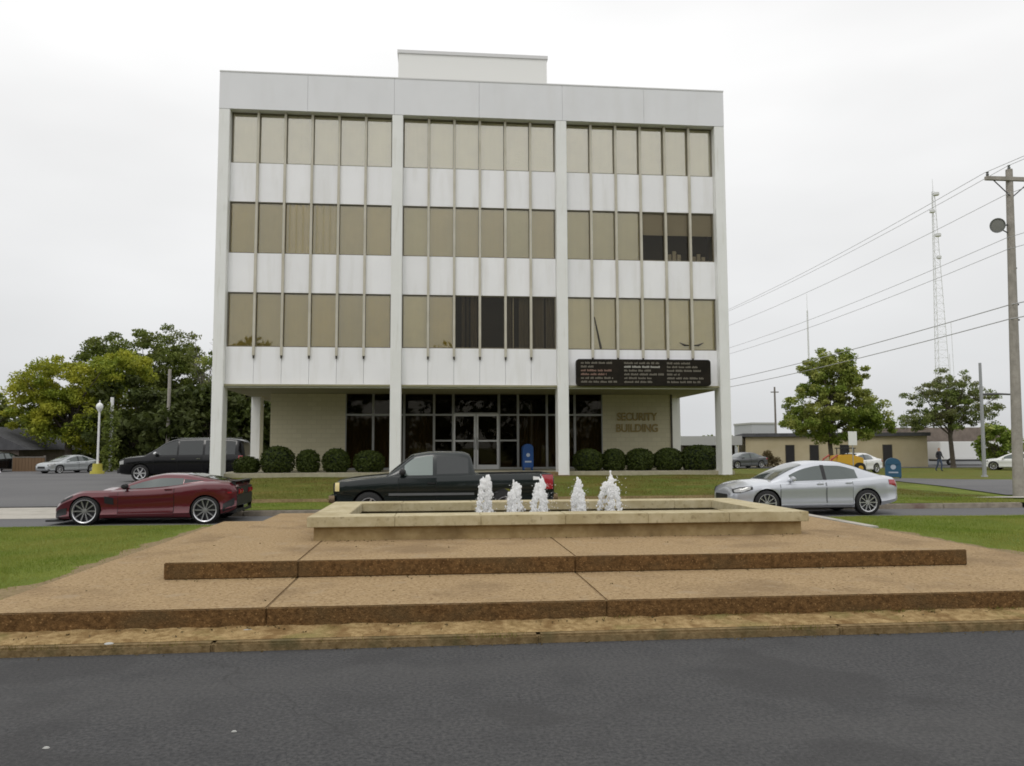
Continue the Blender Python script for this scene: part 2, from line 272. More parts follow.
# ------------------------------------------------------------------ mesh helpers
class MB:
    def __init__(s): s.v = []; s.f = []; s.mi = []; s.m = 0
    def add(s, vs, fs):
        o = len(s.v); s.v += [tuple(p) for p in vs]; s.f += [tuple(i+o for i in q) for q in fs]; s.mi += [s.m]*len(fs); return s
    def box(s, x0, x1, y0, y1, z0, z1):
        return s.add([(x0,y0,z0),(x1,y0,z0),(x1,y1,z0),(x0,y1,z0),(x0,y0,z1),(x1,y0,z1),(x1,y1,z1),(x0,y1,z1)],
                     [(0,3,2,1),(4,5,6,7),(0,1,5,4),(1,2,6,5),(2,3,7,6),(3,0,4,7)])
    def cyl(s, p0, p1, r0, r1=None, n=10, cap=True):
        r1 = r0 if r1 is None else r1
        p0 = Vector(p0); p1 = Vector(p1); d = (p1-p0).normalized()
        a = d.orthogonal().normalized(); b = d.cross(a)
        vs = [p0+(a*math.cos(t)+b*math.sin(t))*r0 for t in [2*math.pi*i/n for i in range(n)]]+[p1+(a*math.cos(t)+b*math.sin(t))*r1 for t in [2*math.pi*i/n for i in range(n)]]
        fs = [(i,(i+1)%n,n+(i+1)%n,n+i) for i in range(n)]
        if cap: fs += [tuple(range(n-1,-1,-1)), tuple(range(n,2*n))]
        return s.add(vs, fs)
    def tube(s, pts, rad, n=6):
        for i in range(len(pts)-1):
            s.cyl(pts[i], pts[i+1], rad[i] if isinstance(rad,(list,tuple)) else rad, rad[i+1] if isinstance(rad,(list,tuple)) else rad, n)
        return s
    def lathe(s, prof, c=(0,0,0), n=20, axis='z'):
        vs = []; fs = []; k = len(prof)
        for i in range(n):
            t = 2*math.pi*i/n
            for r, h in prof:
                p = (r*math.cos(t), r*math.sin(t), h) if axis == 'z' else (r*math.cos(t), h, r*math.sin(t))
                vs.append((p[0]+c[0], p[1]+c[1], p[2]+c[2]))
        for i in range(n):
            for j in range(k-1):
                a = i*k+j; b = ((i+1)%n)*k+j
                fs.append((a,b,b+1,a+1))
        return s.add(vs, fs)
    def prism(s, poly, y0, y1):
        """poly in (x,z) extruded along y"""
        n = len(poly)
        return s.add([(x,y0,z) for x,z in poly]+[(x,y1,z) for x,z in poly], [tuple(range(n)), tuple(range(2*n-1,n-1,-1))]+[(i,n+i,n+(i+1)%n,(i+1)%n) for i in range(n)])
    def grid(s, P):
        a = len(P); b = len(P[0])
        return s.add([p for row in P for p in row], [(i*b+j,(i+1)*b+j,(i+1)*b+j+1,i*b+j+1) for i in range(a-1) for j in range(b-1)])
    def build(s, name, mats, parent=None, smooth=False, loc=None, bevel=0):
        me = bpy.data.meshes.new(name); me.from_pydata(s.v, [], s.f)
        if not isinstance(mats, (list,tuple)): mats = [mats]
        for m in mats: me.materials.append(MATS[m] if isinstance(m,str) else m)
        me.polygons.foreach_set('material_index', s.mi)
        bm = bmesh.new(); bm.from_mesh(me)
        if bevel:
            bmesh.ops.remove_doubles(bm, verts=bm.verts, dist=1e-5)
        bmesh.ops.recalc_face_normals(bm, faces=bm.faces)
        if bevel:
            ed = [q for q in bm.edges if len(q.link_faces)==2 and q.calc_face_angle(0) > 0.6]
            bmesh.ops.bevel(bm, geom=ed, offset=bevel, segments=2, affect='EDGES', clamp_overlap=True)
        bm.to_mesh(me); bm.free()
        if smooth:
            me.polygons.foreach_set('use_smooth', [True]*len(me.polygons)); bm = bmesh.new(); bm.from_mesh(me)
            for q in bm.edges:
                if len(q.link_faces)==2 and q.calc_face_angle(0) > 1.0: q.smooth = False
            bm.to_mesh(me); bm.free()
        o = bpy.data.objects.new(name, me); COL.objects.link(o)
        if parent: o.parent = parent
        if loc: o.location = loc
        return o
def tag(o, label, cat, group=None):
    o['label'] = label; o['category'] = cat
    if group: o['group'] = group
    return o
def struct(o, kind='structure'): o['kind'] = kind; return o
def empty(name, loc=(0,0,0), rz=0, label=None, cat=None, group=None):
    o = bpy.data.objects.new(name, None); COL.objects.link(o); o.location = loc; o.rotation_euler = (0,0,rz); o.empty_display_size = 0.2
    if label: tag(o, label, cat, group)
    return o
def copy_tree(o, parent=None):
    c = o.copy(); COL.objects.link(c)
    if parent: c.parent = parent
    for ch in list(o.children): copy_tree(ch, c)
    return c
def sstep(a, b, x): t = min(1,max(0,(x-a)/(b-a))); return t*t*(3-2*t)
def fastmesh(name, verts, faces_n, mat, parent=None, smooth=False):
    """verts (N,3) numpy; consecutive groups of faces_n verts make one polygon"""
    n = len(verts); nf = n//faces_n
    me = bpy.data.meshes.new(name); me.vertices.add(n); me.vertices.foreach_set('co', verts.astype(np.float32).ravel())
    me.loops.add(n); me.loops.foreach_set('vertex_index', np.arange(n, dtype=np.int32))
    me.polygons.add(nf); me.polygons.foreach_set('loop_start', np.arange(0,n,faces_n,dtype=np.int32))
    me.update(calc_edges=True); me.validate()
    me.materials.append(MATS[mat]); o = bpy.data.objects.new(name, me); COL.objects.link(o)
    if parent: o.parent = parent
    return o

# ------------------------------------------------------------------ ground, roads, terraces
def lot_z(y): return 0.10+0.22*sstep(25,39,y)
def right_z(y): return 0.23-0.23*sstep(28,60,y)
def bank_z(x, y):
    c = 0.235+0.025*sstep(21.6,23.9,y)
    if y > 23.95: c = 0.36+0.36*sstep(23.9,31.2,y)**0.8
    r = right_z(y)
    z = c+(r-c)*sstep(12.6,17.5,x)
    lft = min(c, lot_z(y)+0.06)
    return z+(lft-z)*(1-sstep(-8.95,-8.35,x))
def sheet(name, x0, x1, y0, y1, dx, dy, zf, mat, skirt=0):
    nx = max(1,round((x1-x0)/dx)); ny = max(1,round((y1-y0)/dy)); m = MB()
    m.grid([[(x0+(x1-x0)*i/nx, y0+(y1-y0)*j/ny, zf(x0+(x1-x0)*i/nx, y0+(y1-y0)*j/ny)) for j in range(ny+1)] for i in range(nx+1)])
    return struct(m.build(name, mat, smooth=True))
struct(MB().grid([[(-2500,-2500,-0.25),(-2500,2500,-0.25)],[(2500,-2500,-0.25),(2500,2500,-0.25)]]).build('ground','field'))
sheet('front_road', -80, 80, -16, 7.70, 4, 2, lambda x,y: 0.0, 'asphalt')
m = MB()
x = -80.0
while x < 80:                                    # kerb stones of the front road
    m.box(x+0.002, x+2.998, 7.69+rnd.uniform(0,.008), 7.86, -0.15, 0.082); x += 3.0
struct(m.build('front_kerb','kerb_concrete', bevel=0.02))
sheet('debris_strip', -80, 80, 7.78, 8.2, 0.12, 0.06, lambda x,y: 0.086+0.03*sstep(7.86,8.2,y)+(rnd.uniform(0,.022) if y>7.8 else 0), 'debris_strip')
def slabs(name, xs, y0, y1, z0, z1):
    m = MB()
    for a, b in zip(xs[:-1], xs[1:]):
        m.m = 0; m.box(a+0.003, b-0.003, y0, y1, z0, z1)
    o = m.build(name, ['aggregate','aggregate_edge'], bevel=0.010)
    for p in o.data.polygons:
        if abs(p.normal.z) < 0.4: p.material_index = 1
    return struct(o)
slabs('lower_terrace', [-4.45,-1.62,1.76,8.35], 8.16, 17.75, -0.1, 0.30)
struct(MB().box(-4.3,8.2,8.2,17.6,-0.12,0.27).build('terrace_bed','joint_dark'))
slabs('upper_terrace', [-3.18,-1.62,1.76,6.95], 9.98, 17.2, 0.302, 0.50)
struct(MB().box(-3.1,6.9,10.02,17.1,0.301,0.47).build('upper_terrace_bed','joint_dark'))
struct(MB().box(8.353,8.60,14.9,17.85,-0.1,0.31).build('terrace_kerb','concrete', bevel=0.02))
def lawn_z(x, y, edge):
    t = sstep(0,1.2,abs(x-edge))
    z = 0.275+0.02*math.sin(x*0.9)*t+0.02*math.sin(y*1.3+x)*t
    z = z*sstep(7.6,9.4,y)+0.11*(1-sstep(7.6,9.4,y))
    return z*(1-sstep(16.9,17.95,y))+0.205*sstep(16.9,17.95,y)
sheet('left_lawn', -80, -4.45, 8.19, 17.95, 0.8, 0.35, lambda x,y: lawn_z(x,y,-4.45), 'grass')
sheet('right_lawn', 8.35, 80, 8.19, 17.95, 0.8, 0.35, lambda x,y: lawn_z(x,y,8.35), 'grass')
# ragged bare soil along the terrace edges
def soil_edge(name, x, sgn, y0, y1):
    P = []; y = y0
    while y < y1:
        w = 0.16+0.14*abs(math.sin(y*2.1)+0.6*math.sin(y*5.3+1)); P.append([(x,y,lawn_z(x,y,x)+0.004),(x+sgn*w,y,lawn_z(x+sgn*w,y,x)+0.004)]); y += 0.15
    struct(MB().grid(P).build(name,'soil'))
soil_edge('soil_edge', -4.45, -1, 8.3, 17.0); soil_edge('soil_edge', 8.35, 1, 8.3, 14.8)
struct(MB().box(-80,80,17.95,18.10,-0.1,0.20).build('near_kerb','far_kerb_concrete'))
sheet('back_road', -80, 80, 18.10, 21.45, 4, 0.8, lambda x,y: 0.10, 'asphalt_light')
m = MB()
for a in np.arange(-7.3, 16.5, 2.4): m.box(a+.005, a+2.395, 21.45, 21.62, -0.1, 0.235)
struct(m.build('far_kerb','far_kerb_concrete', bevel=0.02))
sheet('driveway_apron', -80, -7.35, 21.45, 25.35, 4, 1, lambda x,y: 0.104+0.002*(y-21.45), 'concrete')
struct(MB().box(-80,-8.9,25.36,25.52,0.0,0.135).build('apron_joint','asphalt'))
sheet('car_park', -90, -8.93, 25.52, 64, 2, 1.2, lambda x,y: lot_z(y), 'asphalt_light')
sheet('verge', -7.3, 14.4, 21.62, 23.93, 0.8, 0.4, lambda x,y: bank_z(x,y)+0.012, 'grass')
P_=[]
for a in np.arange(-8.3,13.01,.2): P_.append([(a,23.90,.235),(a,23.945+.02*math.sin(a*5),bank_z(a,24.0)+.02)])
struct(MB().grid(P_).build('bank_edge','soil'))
sheet('bank_lawn', -8.93, 18.0, 21.62, 32.6, 0.35, 0.25, lambda x,y: bank_z(x,y)+0.015*math.sin(x*1.7+y)*math.sin(y*2.3)*sstep(-8.6,-7,x), 'bank_grass')
struct(MB().box(-7.35,-7.3,21.45,21.62,-.1,.22).build('kerb_end','far_kerb_concrete'))
sheet('side_lawn', 12.35, 90, 32.6, 66, 1.5, 1.5, lambda x,y: bank_z(x,y)-0.002, 'bank_grass')
sheet('corner_lawn', 18.0, 90, 21.62, 32.6, 1.5, 1.0, lambda x,y: right_z(y), 'grass')
def flat(name, poly, zf, mat, dz):
    m = MB(); m.add([(x,y,zf(y)+dz) for x,y in poly],[tuple(range(len(poly)))]); return struct(m.build(name, mat))
flat('side_street', [(18.6,24.6),(20.3,30.5),(22.2,38),(23.4,41.2),(25.6,37.6),(32,35),(60,32),(60,24.6)], right_z, 'asphalt_light', 0.03)
flat('path', [(16.6,23.5),(17.9,23.1),(34,22.8),(34,23.4),(17.9,23.75)], lambda y: 0.245, 'concrete', 0.02)
flat('far_road', [(20,66),(120,60),(120,70),(20,78)], lambda y: 0.0, 'asphalt_light', 0.02)

# ------------------------------------------------------------------ fountain
ft = empty('fountain', (1.97,13.65,0.5), 0, 'rectangular stone fountain basin with wide pale coping on the brown terrace', 'fountain')
def ring(m, X0,X1,Y0,Y1, w, z0, z1):
    m.box(X0,X1,Y0,Y0+w,z0,z1); m.box(X0,X1,Y1-w,Y1,z0,z1); m.box(X0,X0+w,Y0+w,Y1-w,z0,z1); m.box(X1-w,X1,Y0+w,Y1-w,z0,z1)
O = (1.97,13.65,0.5)
def rel(m): m.v = [(x-O[0],y-O[1],z-O[2]) for x,y,z in m.v]; return m
m = MB(); ring(m,-1.74,5.68,12.06,15.24,0.40,0.50,0.70); rel(m).build('basin_wall','basin_stone',ft)
m = MB()
def ringcop(m,X0,X1,Y0,Y1,w,z0,z1):
    def strip(a,b,along,lo,hi):
        n = max(1,round((hi-lo)/1.25)); 
        for i in range(n):
            p=lo+(hi-lo)*i/n+.0008; q=lo+(hi-lo)*(i+1)/n-.0008
            if along=='x': m.box(p,q,a,b,z0,z1+rnd.uniform(-.002,.002))
            else: m.box(a,b,p,q,z0,z1+rnd.uniform(-.002,.002))
    strip(Y0,Y0+w,'x',X0,X1); strip(Y1-w,Y1,'x',X0,X1); strip(X0,X0+w,'y',Y0+w,Y1-w); strip(X1-w,X1,'y',Y0+w,Y1-w)
ringcop(m,-1.83,5.77,11.97,15.33,0.55,0.70,0.85); rel(m).build('coping','coping_stone',ft,bevel=0.008)
m = MB(); m.box(-1.34,5.28,12.46,14.84,0.50,0.53); rel(m).build('basin_floor','basin_stone',ft)
m = MB(); m.grid([[(a,b,0.685) for b in np.linspace(12.463,14.837,8)] for a in np.linspace(-1.337,5.277,16)]); rel(m).build('water','water',ft)
# water jets: droplets thrown along short arcs
ico = bmesh.new(); bmesh.ops.create_icosphere(ico, subdivisions=1, radius=1.0)
IV = np.array([v.co[:] for v in ico.verts]); IF = np.array([[v.index for v in f.verts] for f in ico.faces]); ico.free()
def water_jet(x, y, h, spread, seed, label):
    """a foaming plume: fused blobs for the dense water, loose drops thrown round it"""
    r = np.random.default_rng(seed); pts = []; rad = []
    npl = int(r.integers(3,6)); lean = r.normal(0,.022,2); a0 = r.uniform(0,6)
    for i in range(300):                                   # rising core, ragged at the top
        t = r.uniform(0,1); k = abs(r.normal(0,.016*(1.3-t)))
        a = r.uniform(0,2*math.pi); pts.append((lean[0]*t+k*math.cos(a), lean[1]*t+k*math.sin(a), h*t*.99)); rad.append((.030-.017*t)*r.uniform(.6,1.2))
    for p in range(npl):                                   # falling ribbons, each breaking up on the way down
        a = a0+2*math.pi*p/npl+r.uniform(-.5,.5); sp = spread*r.uniform(.5,1.0); ph = h*r.uniform(.55,.96)
        for i in range(150):
            u = r.uniform(.40,1)**.8; z = ph*(1-(2*u-1)**2); k = sp*(u-.22)/.78; j = r.normal(0,.006+.014*u,3); aa = a+r.normal(0,.16)
            pts.append((lean[0]+k*math.cos(aa)+j[0], lean[1]+k*math.sin(aa)+j[1], max(0,z+2*j[2]))); rad.append(r.uniform(.008,.021))
    dr = []; 
    for i in range(110):
        a = r.uniform(0,2*math.pi); u = r.uniform(.5,1.0); k = spread*r.uniform(.5,1.5)*u; dr.append((k*math.cos(a),k*math.sin(a),max(.0,h*r.uniform(.3,.95)*(1-(2*u-1)**2)),r.uniform(.004,.009)))
    P = np.array(pts); R_ = np.array(rad); nv = len(IV)
    V = IV[None]*R_[:,None,None]*np.array([1,1,1.7])+P[:,None,:]
    me = bpy.data.meshes.new('water_jet'); me.from_pydata(V.reshape(-1,3).tolist(), [], (IF[None]+(np.arange(len(P))*nv)[:,None,None]).reshape(-1,3).tolist())
    o = bpy.data.objects.new('water_jet', me); COL.objects.link(o); md = o.modifiers.new('r','REMESH'); md.mode='VOXEL'; md.voxel_size=.0075
    dg = bpy.context.evaluated_depsgraph_get(); me2 = bpy.data.meshes.new_from_object(o.evaluated_get(dg)); o.modifiers.clear()
    D = np.array(dr); bm = bmesh.new(); bm.from_mesh(me2)
    for d in dr:
        q = bmesh.ops.create_icosphere(bm, subdivisions=1, radius=d[3]); bmesh.ops.translate(bm, verts=q['verts'], vec=d[:3])
    bm.to_mesh(me2); bm.free(); me2.polygons.foreach_set('use_smooth',[True]*len(me2.polygons)); me2.materials.clear(); me2.materials.append(MATS['foam_water'])
    o.data = me2; me2.name = 'water_jet'; o.location = (x,y,0.69)
    return tag(o, label, 'water jet', 'water jets of the fountain')
water_jet(0.87,13.6,0.69,0.15,1,'slim curved white water jet, nearest the pickup bonnet and first from the left')
water_jet(1.36,13.6,0.61,0.16,2,'low white water jet in front of the pickup bed, second from left')
water_jet(1.86,13.6,0.63,0.22,3,'white water jet in front of the red tail light, middle one of five')
water_jet(2.47,13.6,0.65,0.17,4,'white water jet standing in front of the entrance steps, second from right')
water_jet(3.05,13.6,0.75,0.26,5,'widest and tallest frothy white water jet, rightmost of the five')

# ------------------------------------------------------------------ office building
B = empty('office_building', (1.78,31.5,0.7), 0, 'white four storey office block with rows of bronze windows on tall columns', 'building')
BO = Vector((1.78,31.5,0.7))
def bpart(m, name, mat, parent=None, **k):
    par = parent or B
    if par is B: m.v = [(x-BO.x,y-BO.y,z-BO.z) for x,y,z in m.v]; o = m.build(name, mat, B, **k)
    else: m.v = [(x-BO.x,y-BO.y,z-BO.z) for x,y,z in m.v]; o = m.build(name, mat, par, **k)
    return o
CX = [(-8.47,-8.05),(-1.71,-1.28),(4.92,5.36),(11.61,12.03)]
YF = 31.5
for a, b in CX:
    bpart(MB().box(a,b,YF,YF+0.72,0.55,15.21),'column','column_paint',bevel=0.015)
for yy in (38.25,45.3,52.0):
    for a, b in (CX[0], CX[3]): bpart(MB().box(a,b,yy,yy+0.72,0.3,4.30),'column','column_paint',bevel=0.015)
m = MB(); xs = np.linspace(-8.475,12.035,7)
for a, b in zip(xs[:-1],xs[1:]): m.box(a+.004,b-.004,YF-0.006,YF+0.46,15.213,16.70)
m.box(-8.45,12.0,YF+.1,YF+.46,15.25,16.68)
bpart(m,'fascia','fascia_panel')
bpart(MB().box(-8.48,12.04,YF-0.02,YF+0.5,16.703,16.755),'roof_edge','coping_metal')
bpart(MB().box(-8.46,12.02,YF+0.5,52.7,16.3,16.5),'roof','roof_gravel')
m = MB(); m.box(-8.46,-8.2,YF+.723,52.7,4.27,16.7); m.box(11.76,12.02,YF+.723,52.7,4.27,16.7); m.box(-8.2,11.76,52.4,52.7,4.27,16.7)
bpart(m,'wall','white_panel')
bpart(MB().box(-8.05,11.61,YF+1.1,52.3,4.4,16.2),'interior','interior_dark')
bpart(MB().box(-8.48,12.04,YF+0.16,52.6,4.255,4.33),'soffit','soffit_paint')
ph = bpart(MB().box(-1.75,5.36,37,43,16.5,20.56),'penthouse','penthouse_paint')
bpart(MB().box(-1.80,5.41,36.95,43.05,20.563,20.72),'penthouse_coping','coping_metal',parent=ph)
ROWS = [(13.14,15.205),(9.51,11.57),(5.80,7.95)]
SPANS = [(11.57,13.14),(7.95,9.51),(4.24,5.80)]
BAYS = [(-8.05,-1.71),(-1.28,4.92),(5.36,11.61)]
cur = {}
keys = ['tan','tan2','tan','ochre','tan2','ochre']
for bay in range(3):
    for i in range(6):
        cur[(0,bay,i)] = rnd.choice(['pale','pale2','pale','pale2','mid'])  # pale top row curtains also carry sky reflection in their colour
        cur[(1,bay,i)] = ['tan','tan2','ochre','tan','tan2','tan'][i] if bay==0 else rnd.choice(['tan2','tan','grey'])
        cur[(2,bay,i)] = keys[i] if bay==0 else ('mid' if bay==2 else 'tan')
cur[(1,2,0)]='grey'; cur[(1,2,1)]='grey'; cur[(1,2,2)]='grey'
cur[(2,1,0)]='mid'; cur[(2,1,1)]='ochre'
for i in (2,3,4,5): cur[(2,1,i)] = None
for i in (3,4,5): cur[(1,2,i)] = 'half'
def draped(x0,x1,y,z0,z1,nf,amp):
    n = nf*6; return MB().grid([[(x0+(x1-x0)*k/n, y+amp*math.sin(2*math.pi*nf*k/n), z) for z in (z0,z1)] for k in range(n+1)])
for bi, (a, b) in enumerate(BAYS):
    w = (b-a)/6
    for (z0,z1) in SPANS:
        for i in range(6):
            bpart(MB().box(a+w*i+.006,a+w*(i+1)-.006,YF+0.30,YF+0.44,z0+.003,z1-.003),'spandrel','white_panel')
    bpart(MB().box(a+.003,b-.003,YF+0.285,YF+0.32,4.20,4.25),'spandrel_lip','column_paint')
    for i in range(1,6):
        xx = a+w*i
        fin = bpart(MB().box(xx-.046,xx+.046,YF+0.20,YF+0.299,5.46,15.20),'fin','fin_paint')
        bpart(MB().cyl((xx,YF+0.25,5.34),(xx,YF+0.25,5.459),0.03,0.045,8),'fin_foot','bronze_frame',parent=fin)
    for ri, (z0,z1) in enumerate(ROWS):
        for i in range(6):
            x0 = a+w*i+.01; x1 = a+w*(i+1)-.01; t = 0.045; yy = YF+0.36
            m = MB(); m.box(x0,x0+t,yy,yy+.07,z0,z1); m.box(x1-t,x1,yy,yy+.07,z0,z1); m.box(x0+t,x1-t,yy,yy+.07,z1-t,z1); m.box(x0+t,x1-t,yy,yy+.07,z0,z0+t)
            wd = bpart(m,'window','window_frame_tan')
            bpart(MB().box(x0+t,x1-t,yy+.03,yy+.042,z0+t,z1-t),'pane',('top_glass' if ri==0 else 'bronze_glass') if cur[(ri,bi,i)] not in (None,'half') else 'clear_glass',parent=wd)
            c = cur[(ri,bi,i)]; yc = yy+(.15 if c is None else .075)
            if c == 'half':
                bpart(MB().box(x0+.02,x1-.02,yc,yc+.01,z1-0.95,z1),'roller_blind','blind_grey',parent=wd)
                if i > 3:
                    for q in range(3): bpart(MB().box(x0+.15+.2*q,x0+.3+.2*q,yc+.1,yc+.2,z0,z0+rnd.uniform(.2,.6)),'stored_box','blind_grey',parent=wd)
            elif c is None:
                if i in (2,4,5):
                    for (qa,qb) in {2:((.30,.42),(.50,.58),(.66,.92)),4:((.05,.25),(.55,.95)),5:((.05,.55),(.62,.95))}[i]:
                        bpart(draped(x0+(x1-x0)*qa,x0+(x1-x0)*qb,yc+.03,z0,z1,2,0.03),'curtain','drape_grey',parent=wd)
                if i == 4: bpart(MB().box(x0+.30,x0+.345,yc-.03,yc-.02,z0,z1),'blind_cord','blind_grey',parent=wd)
            else:
                fold = ri==1 and bi==0 and i in (2,3)
                d = draped(x0,x1,yc,z0,z1,4 if fold else 3,0.05 if fold else 0.006); bpart(d,'curtain',CURT[c],parent=wd,smooth=True)
                if (ri,bi,i)==(2,2,1): bpart(MB().cyl((x0+.10,yc-.05,z0+1.35),(x0+.36,yc-.05,z0+.05),.02,.05,8),'leaning_rod','bronze_frame',parent=wd)
                if (ri,bi)==(2,2) and i in (4,5):
                    s_ = 1 if i==4 else -1; xm = x1 if i==4 else x0
                    bpart(MB().tube([(xm-s_*.10,yc-.05,z0+.22),(xm-s_*.28,yc-.05,z0+.23),(xm-s_*.5,yc-.05,z0+.33)],[.02,.045,.012],8),'fixture','bronze_frame',parent=wd)
# ground floor
ZS = 0.88
struct(MB().box(-8.46,12.3,31.95,52.8,0.0,ZS).build('floor_slab','slab_concrete',bevel=0.015))
bpart(MB().box(-7.14,-3.9,36,50,ZS,4.25),'wall','beige_brick'); bpart(MB().box(7.68,10.86,36,50,ZS,4.25),'wall','beige_brick')
bpart(MB().box(10.863,10.93,35.95,36.3,ZS,4.25),'downpipe','bronze_frame')
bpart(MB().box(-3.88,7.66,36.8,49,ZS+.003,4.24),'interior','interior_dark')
SX = [-3.9,-2.68,-1.32,0.01,0.86]; SX2 = [2.93,3.79,5.11,6.39,7.68]
def shop_window(x0,x1,mid,curt):
    m = MB(); t=.045; y0=36.0; y1=36.1
    m.box(x0,x0+t,y0,y1,ZS,4.25); m.box(x1-t,x1,y0,y1,ZS,4.25); m.box(x0+t,x1-t,y0,y1,3.28,3.36); m.box(x0+t,x1-t,y0,y1,ZS,ZS+.09)
    if mid: m.box(x0+t,x1-t,y0,y1,2.13,2.2)
    w = bpart(m,'shop_window','aluminium')
    bpart(MB().box(x0+t,x1-t,36.05,36.06,ZS+.09,3.28),'pane','dark_glass',parent=w); bpart(MB().box(x0+t,x1-t,36.05,36.06,3.36,4.25),'transom_pane','dark_glass',parent=w)
    if curt: bpart(draped(x0+.02,x1-.02,36.35,ZS,3.3,5,.03),'curtain','curtain_dark',parent=w)
for i in range(4): shop_window(SX[i]+.004,SX[i+1]-.004,i==3,i<3)
for i in range(4): shop_window(SX2[i]+.004,SX2[i+1]-.004,i==0,i>0)
for k,(x0,x1) in enumerate(((0.87,1.885),(1.905,2.92))):
    m = MB(); t=.09
    m.box(x0,x0+t,36.0,36.06,ZS,3.36); m.box(x1-t,x1,36.0,36.06,ZS,3.36); m.box(x0+t,x1-t,36.0,36.06,3.26,3.36); m.box(x0+t,x1-t,36.0,36.06,ZS,ZS+.2); m.box(x0+t,x1-t,36.0,36.06,2.12,2.19)
    d = bpart(m,'door','aluminium_bright')
    bpart(MB().box(x0+t,x1-t,36.03,36.04,ZS+.2,3.26),'pane','dark_glass',parent=d)
    hx = x1-.05 if k==0 else x0+.05
    bpart(MB().cyl((hx,35.95,1.75),(hx,35.95,2.3),.018,None,6),'handle','chrome',parent=d)
m = MB(); m.box(.87,2.92,36.02,36.06,3.365,3.42); m.box(.87,.92,36.02,36.06,3.42,4.25); m.box(2.87,2.92,36.02,36.06,3.42,4.25)
tw = bpart(m,'door_transom','aluminium'); bpart(MB().box(.92,2.87,36.03,36.04,3.42,4.25),'pane','dark_glass',parent=tw)
def text(body, size, ext, mat, name, parent, loc, sx=1.0):
    c = bpy.data.curves.new(name,'FONT'); c.body = body; c.size = size; c.extrude = ext; c.offset = 0.012; c.align_x='CENTER'
    t = bpy.data.objects.new(name,c); COL.objects.link(t); dg = bpy.context.evaluated_depsgraph_get()
    me = bpy.data.meshes.new_from_object(t.evaluated_get(dg)); bpy.data.objects.remove(t); bpy.data.curves.remove(c)
    me.materials.clear(); me.materials.append(MATS[mat]); o = bpy.data.objects.new(name,me); COL.objects.link(o)
    o.parent = parent; o.location = loc; o.rotation_euler = (math.radians(90),0,0); o.scale = (sx,1,1); return o
text('SECURITY',0.50,0.02,'bronze_letter','lettering',B,(9.27-BO.x,35.97-BO.y,3.07-BO.z),0.84)
text('BUILDING',0.50,0.02,'bronze_letter','lettering',B,(9.27-BO.x,35.97-BO.y,2.55-BO.z),0.88)
m = MB(); 0 and m.lathe([(0.0,0),(.16,0),(.16,.03),(.10,.03),(.10,.04),(0,.04)],(9.05-BO.x,35.94-BO.y,2.88-BO.z),20,'y')
# tenant sign board on the right bay
sg = empty('sign_board', (8.42,31.55,4.85), 0, 'black rounded board of small pale lettering above the right ground floor bay', 'sign')
def rrect(x0,x1,z0,z1,r,n=6):
    P=[]
    for cx,cz,a0 in ((x1-r,z1-r,0),(x0+r,z1-r,90),(x0+r,z0+r,180),(x1-r,z0+r,270)):
        for i in range(n+1):
            a=math.radians(a0+90*i/n); P.append((cx+r*math.cos(a),cz+r*math.sin(a)))
    return P
MB().prism(rrect(-2.76,2.76,-.54,.52,.12),-.16,.05).build('board','sign_black',sg)
for c in range(3):
    X0 = -2.58+1.76*c
    for row in range(6):
        z = .37-.152*row; xx = X0; xe = X0+1.62*rnd.uniform(.6,1.0); mm = MB()
        key = 'sign_ink_bright' if (c,row)==(1,1) else ('sign_ink_red' if c==0 and row in (2,3) else 'sign_ink')
        if (c,row) in ((0,1),(2,3)): xe = X0+.5
        while xx < xe:
            for q in range(rnd.randint(3,8)):
                if xx > xe: break
                wq = rnd.uniform(.034,.058); mm.box(xx,xx+wq*.8,-.168,-.1605,z-.04,z+rnd.choice((.02,.04))); xx += wq
            xx += .05
        mm.build('lettering',key,sg)
# entrance steps
st = MB()
for i in range(5): st.box(-1.22,5.30,29.95+.40*i,31.95,0.2,0.30+.115*(i+1)+(.0 if i<4 else .0))
tag(rel(st) and st.build('entrance_steps','kerb_concrete',loc=O),'tan concrete entrance steps climbing the bank behind the pickup','steps')

# ------------------------------------------------------------------ foliage
def leaves(name, centres, radii, n_each, size, mat, parent=None, squash=0.75, seed=1, hollow=0.0):
    r = np.random.default_rng(seed); C_ = np.asarray(centres,float); K = len(C_)
    idx = np.repeat(np.arange(K), n_each); n = len(idx)
    d = r.normal(size=(n,3)); d /= np.linalg.norm(d,axis=1)[:,None]
    rr = (hollow+(1-hollow)*r.uniform(0,1,n)**0.45)
    P = C_[idx]+d*rr[:,None]*np.asarray(radii)[idx][:,None]*np.array([1,1,squash])
    nrm = r.normal(size=(n,3))+np.array([0,0,0.7]); nrm /= np.linalg.norm(nrm,axis=1)[:,None]
    a = np.cross(nrm, r.normal(size=(n,3))); a /= np.linalg.norm(a,axis=1)[:,None]; b = np.cross(nrm,a)
    s = size*r.uniform(.55,1.25,n)[:,None]
    Q = np.stack([P-a*s*.95, P-b*s*.5-a*s*.1, P+a*s*.95, P+b*s*.5-a*s*.1],1).reshape(-1,3)
    return fastmesh(name, Q, 4, mat, parent)
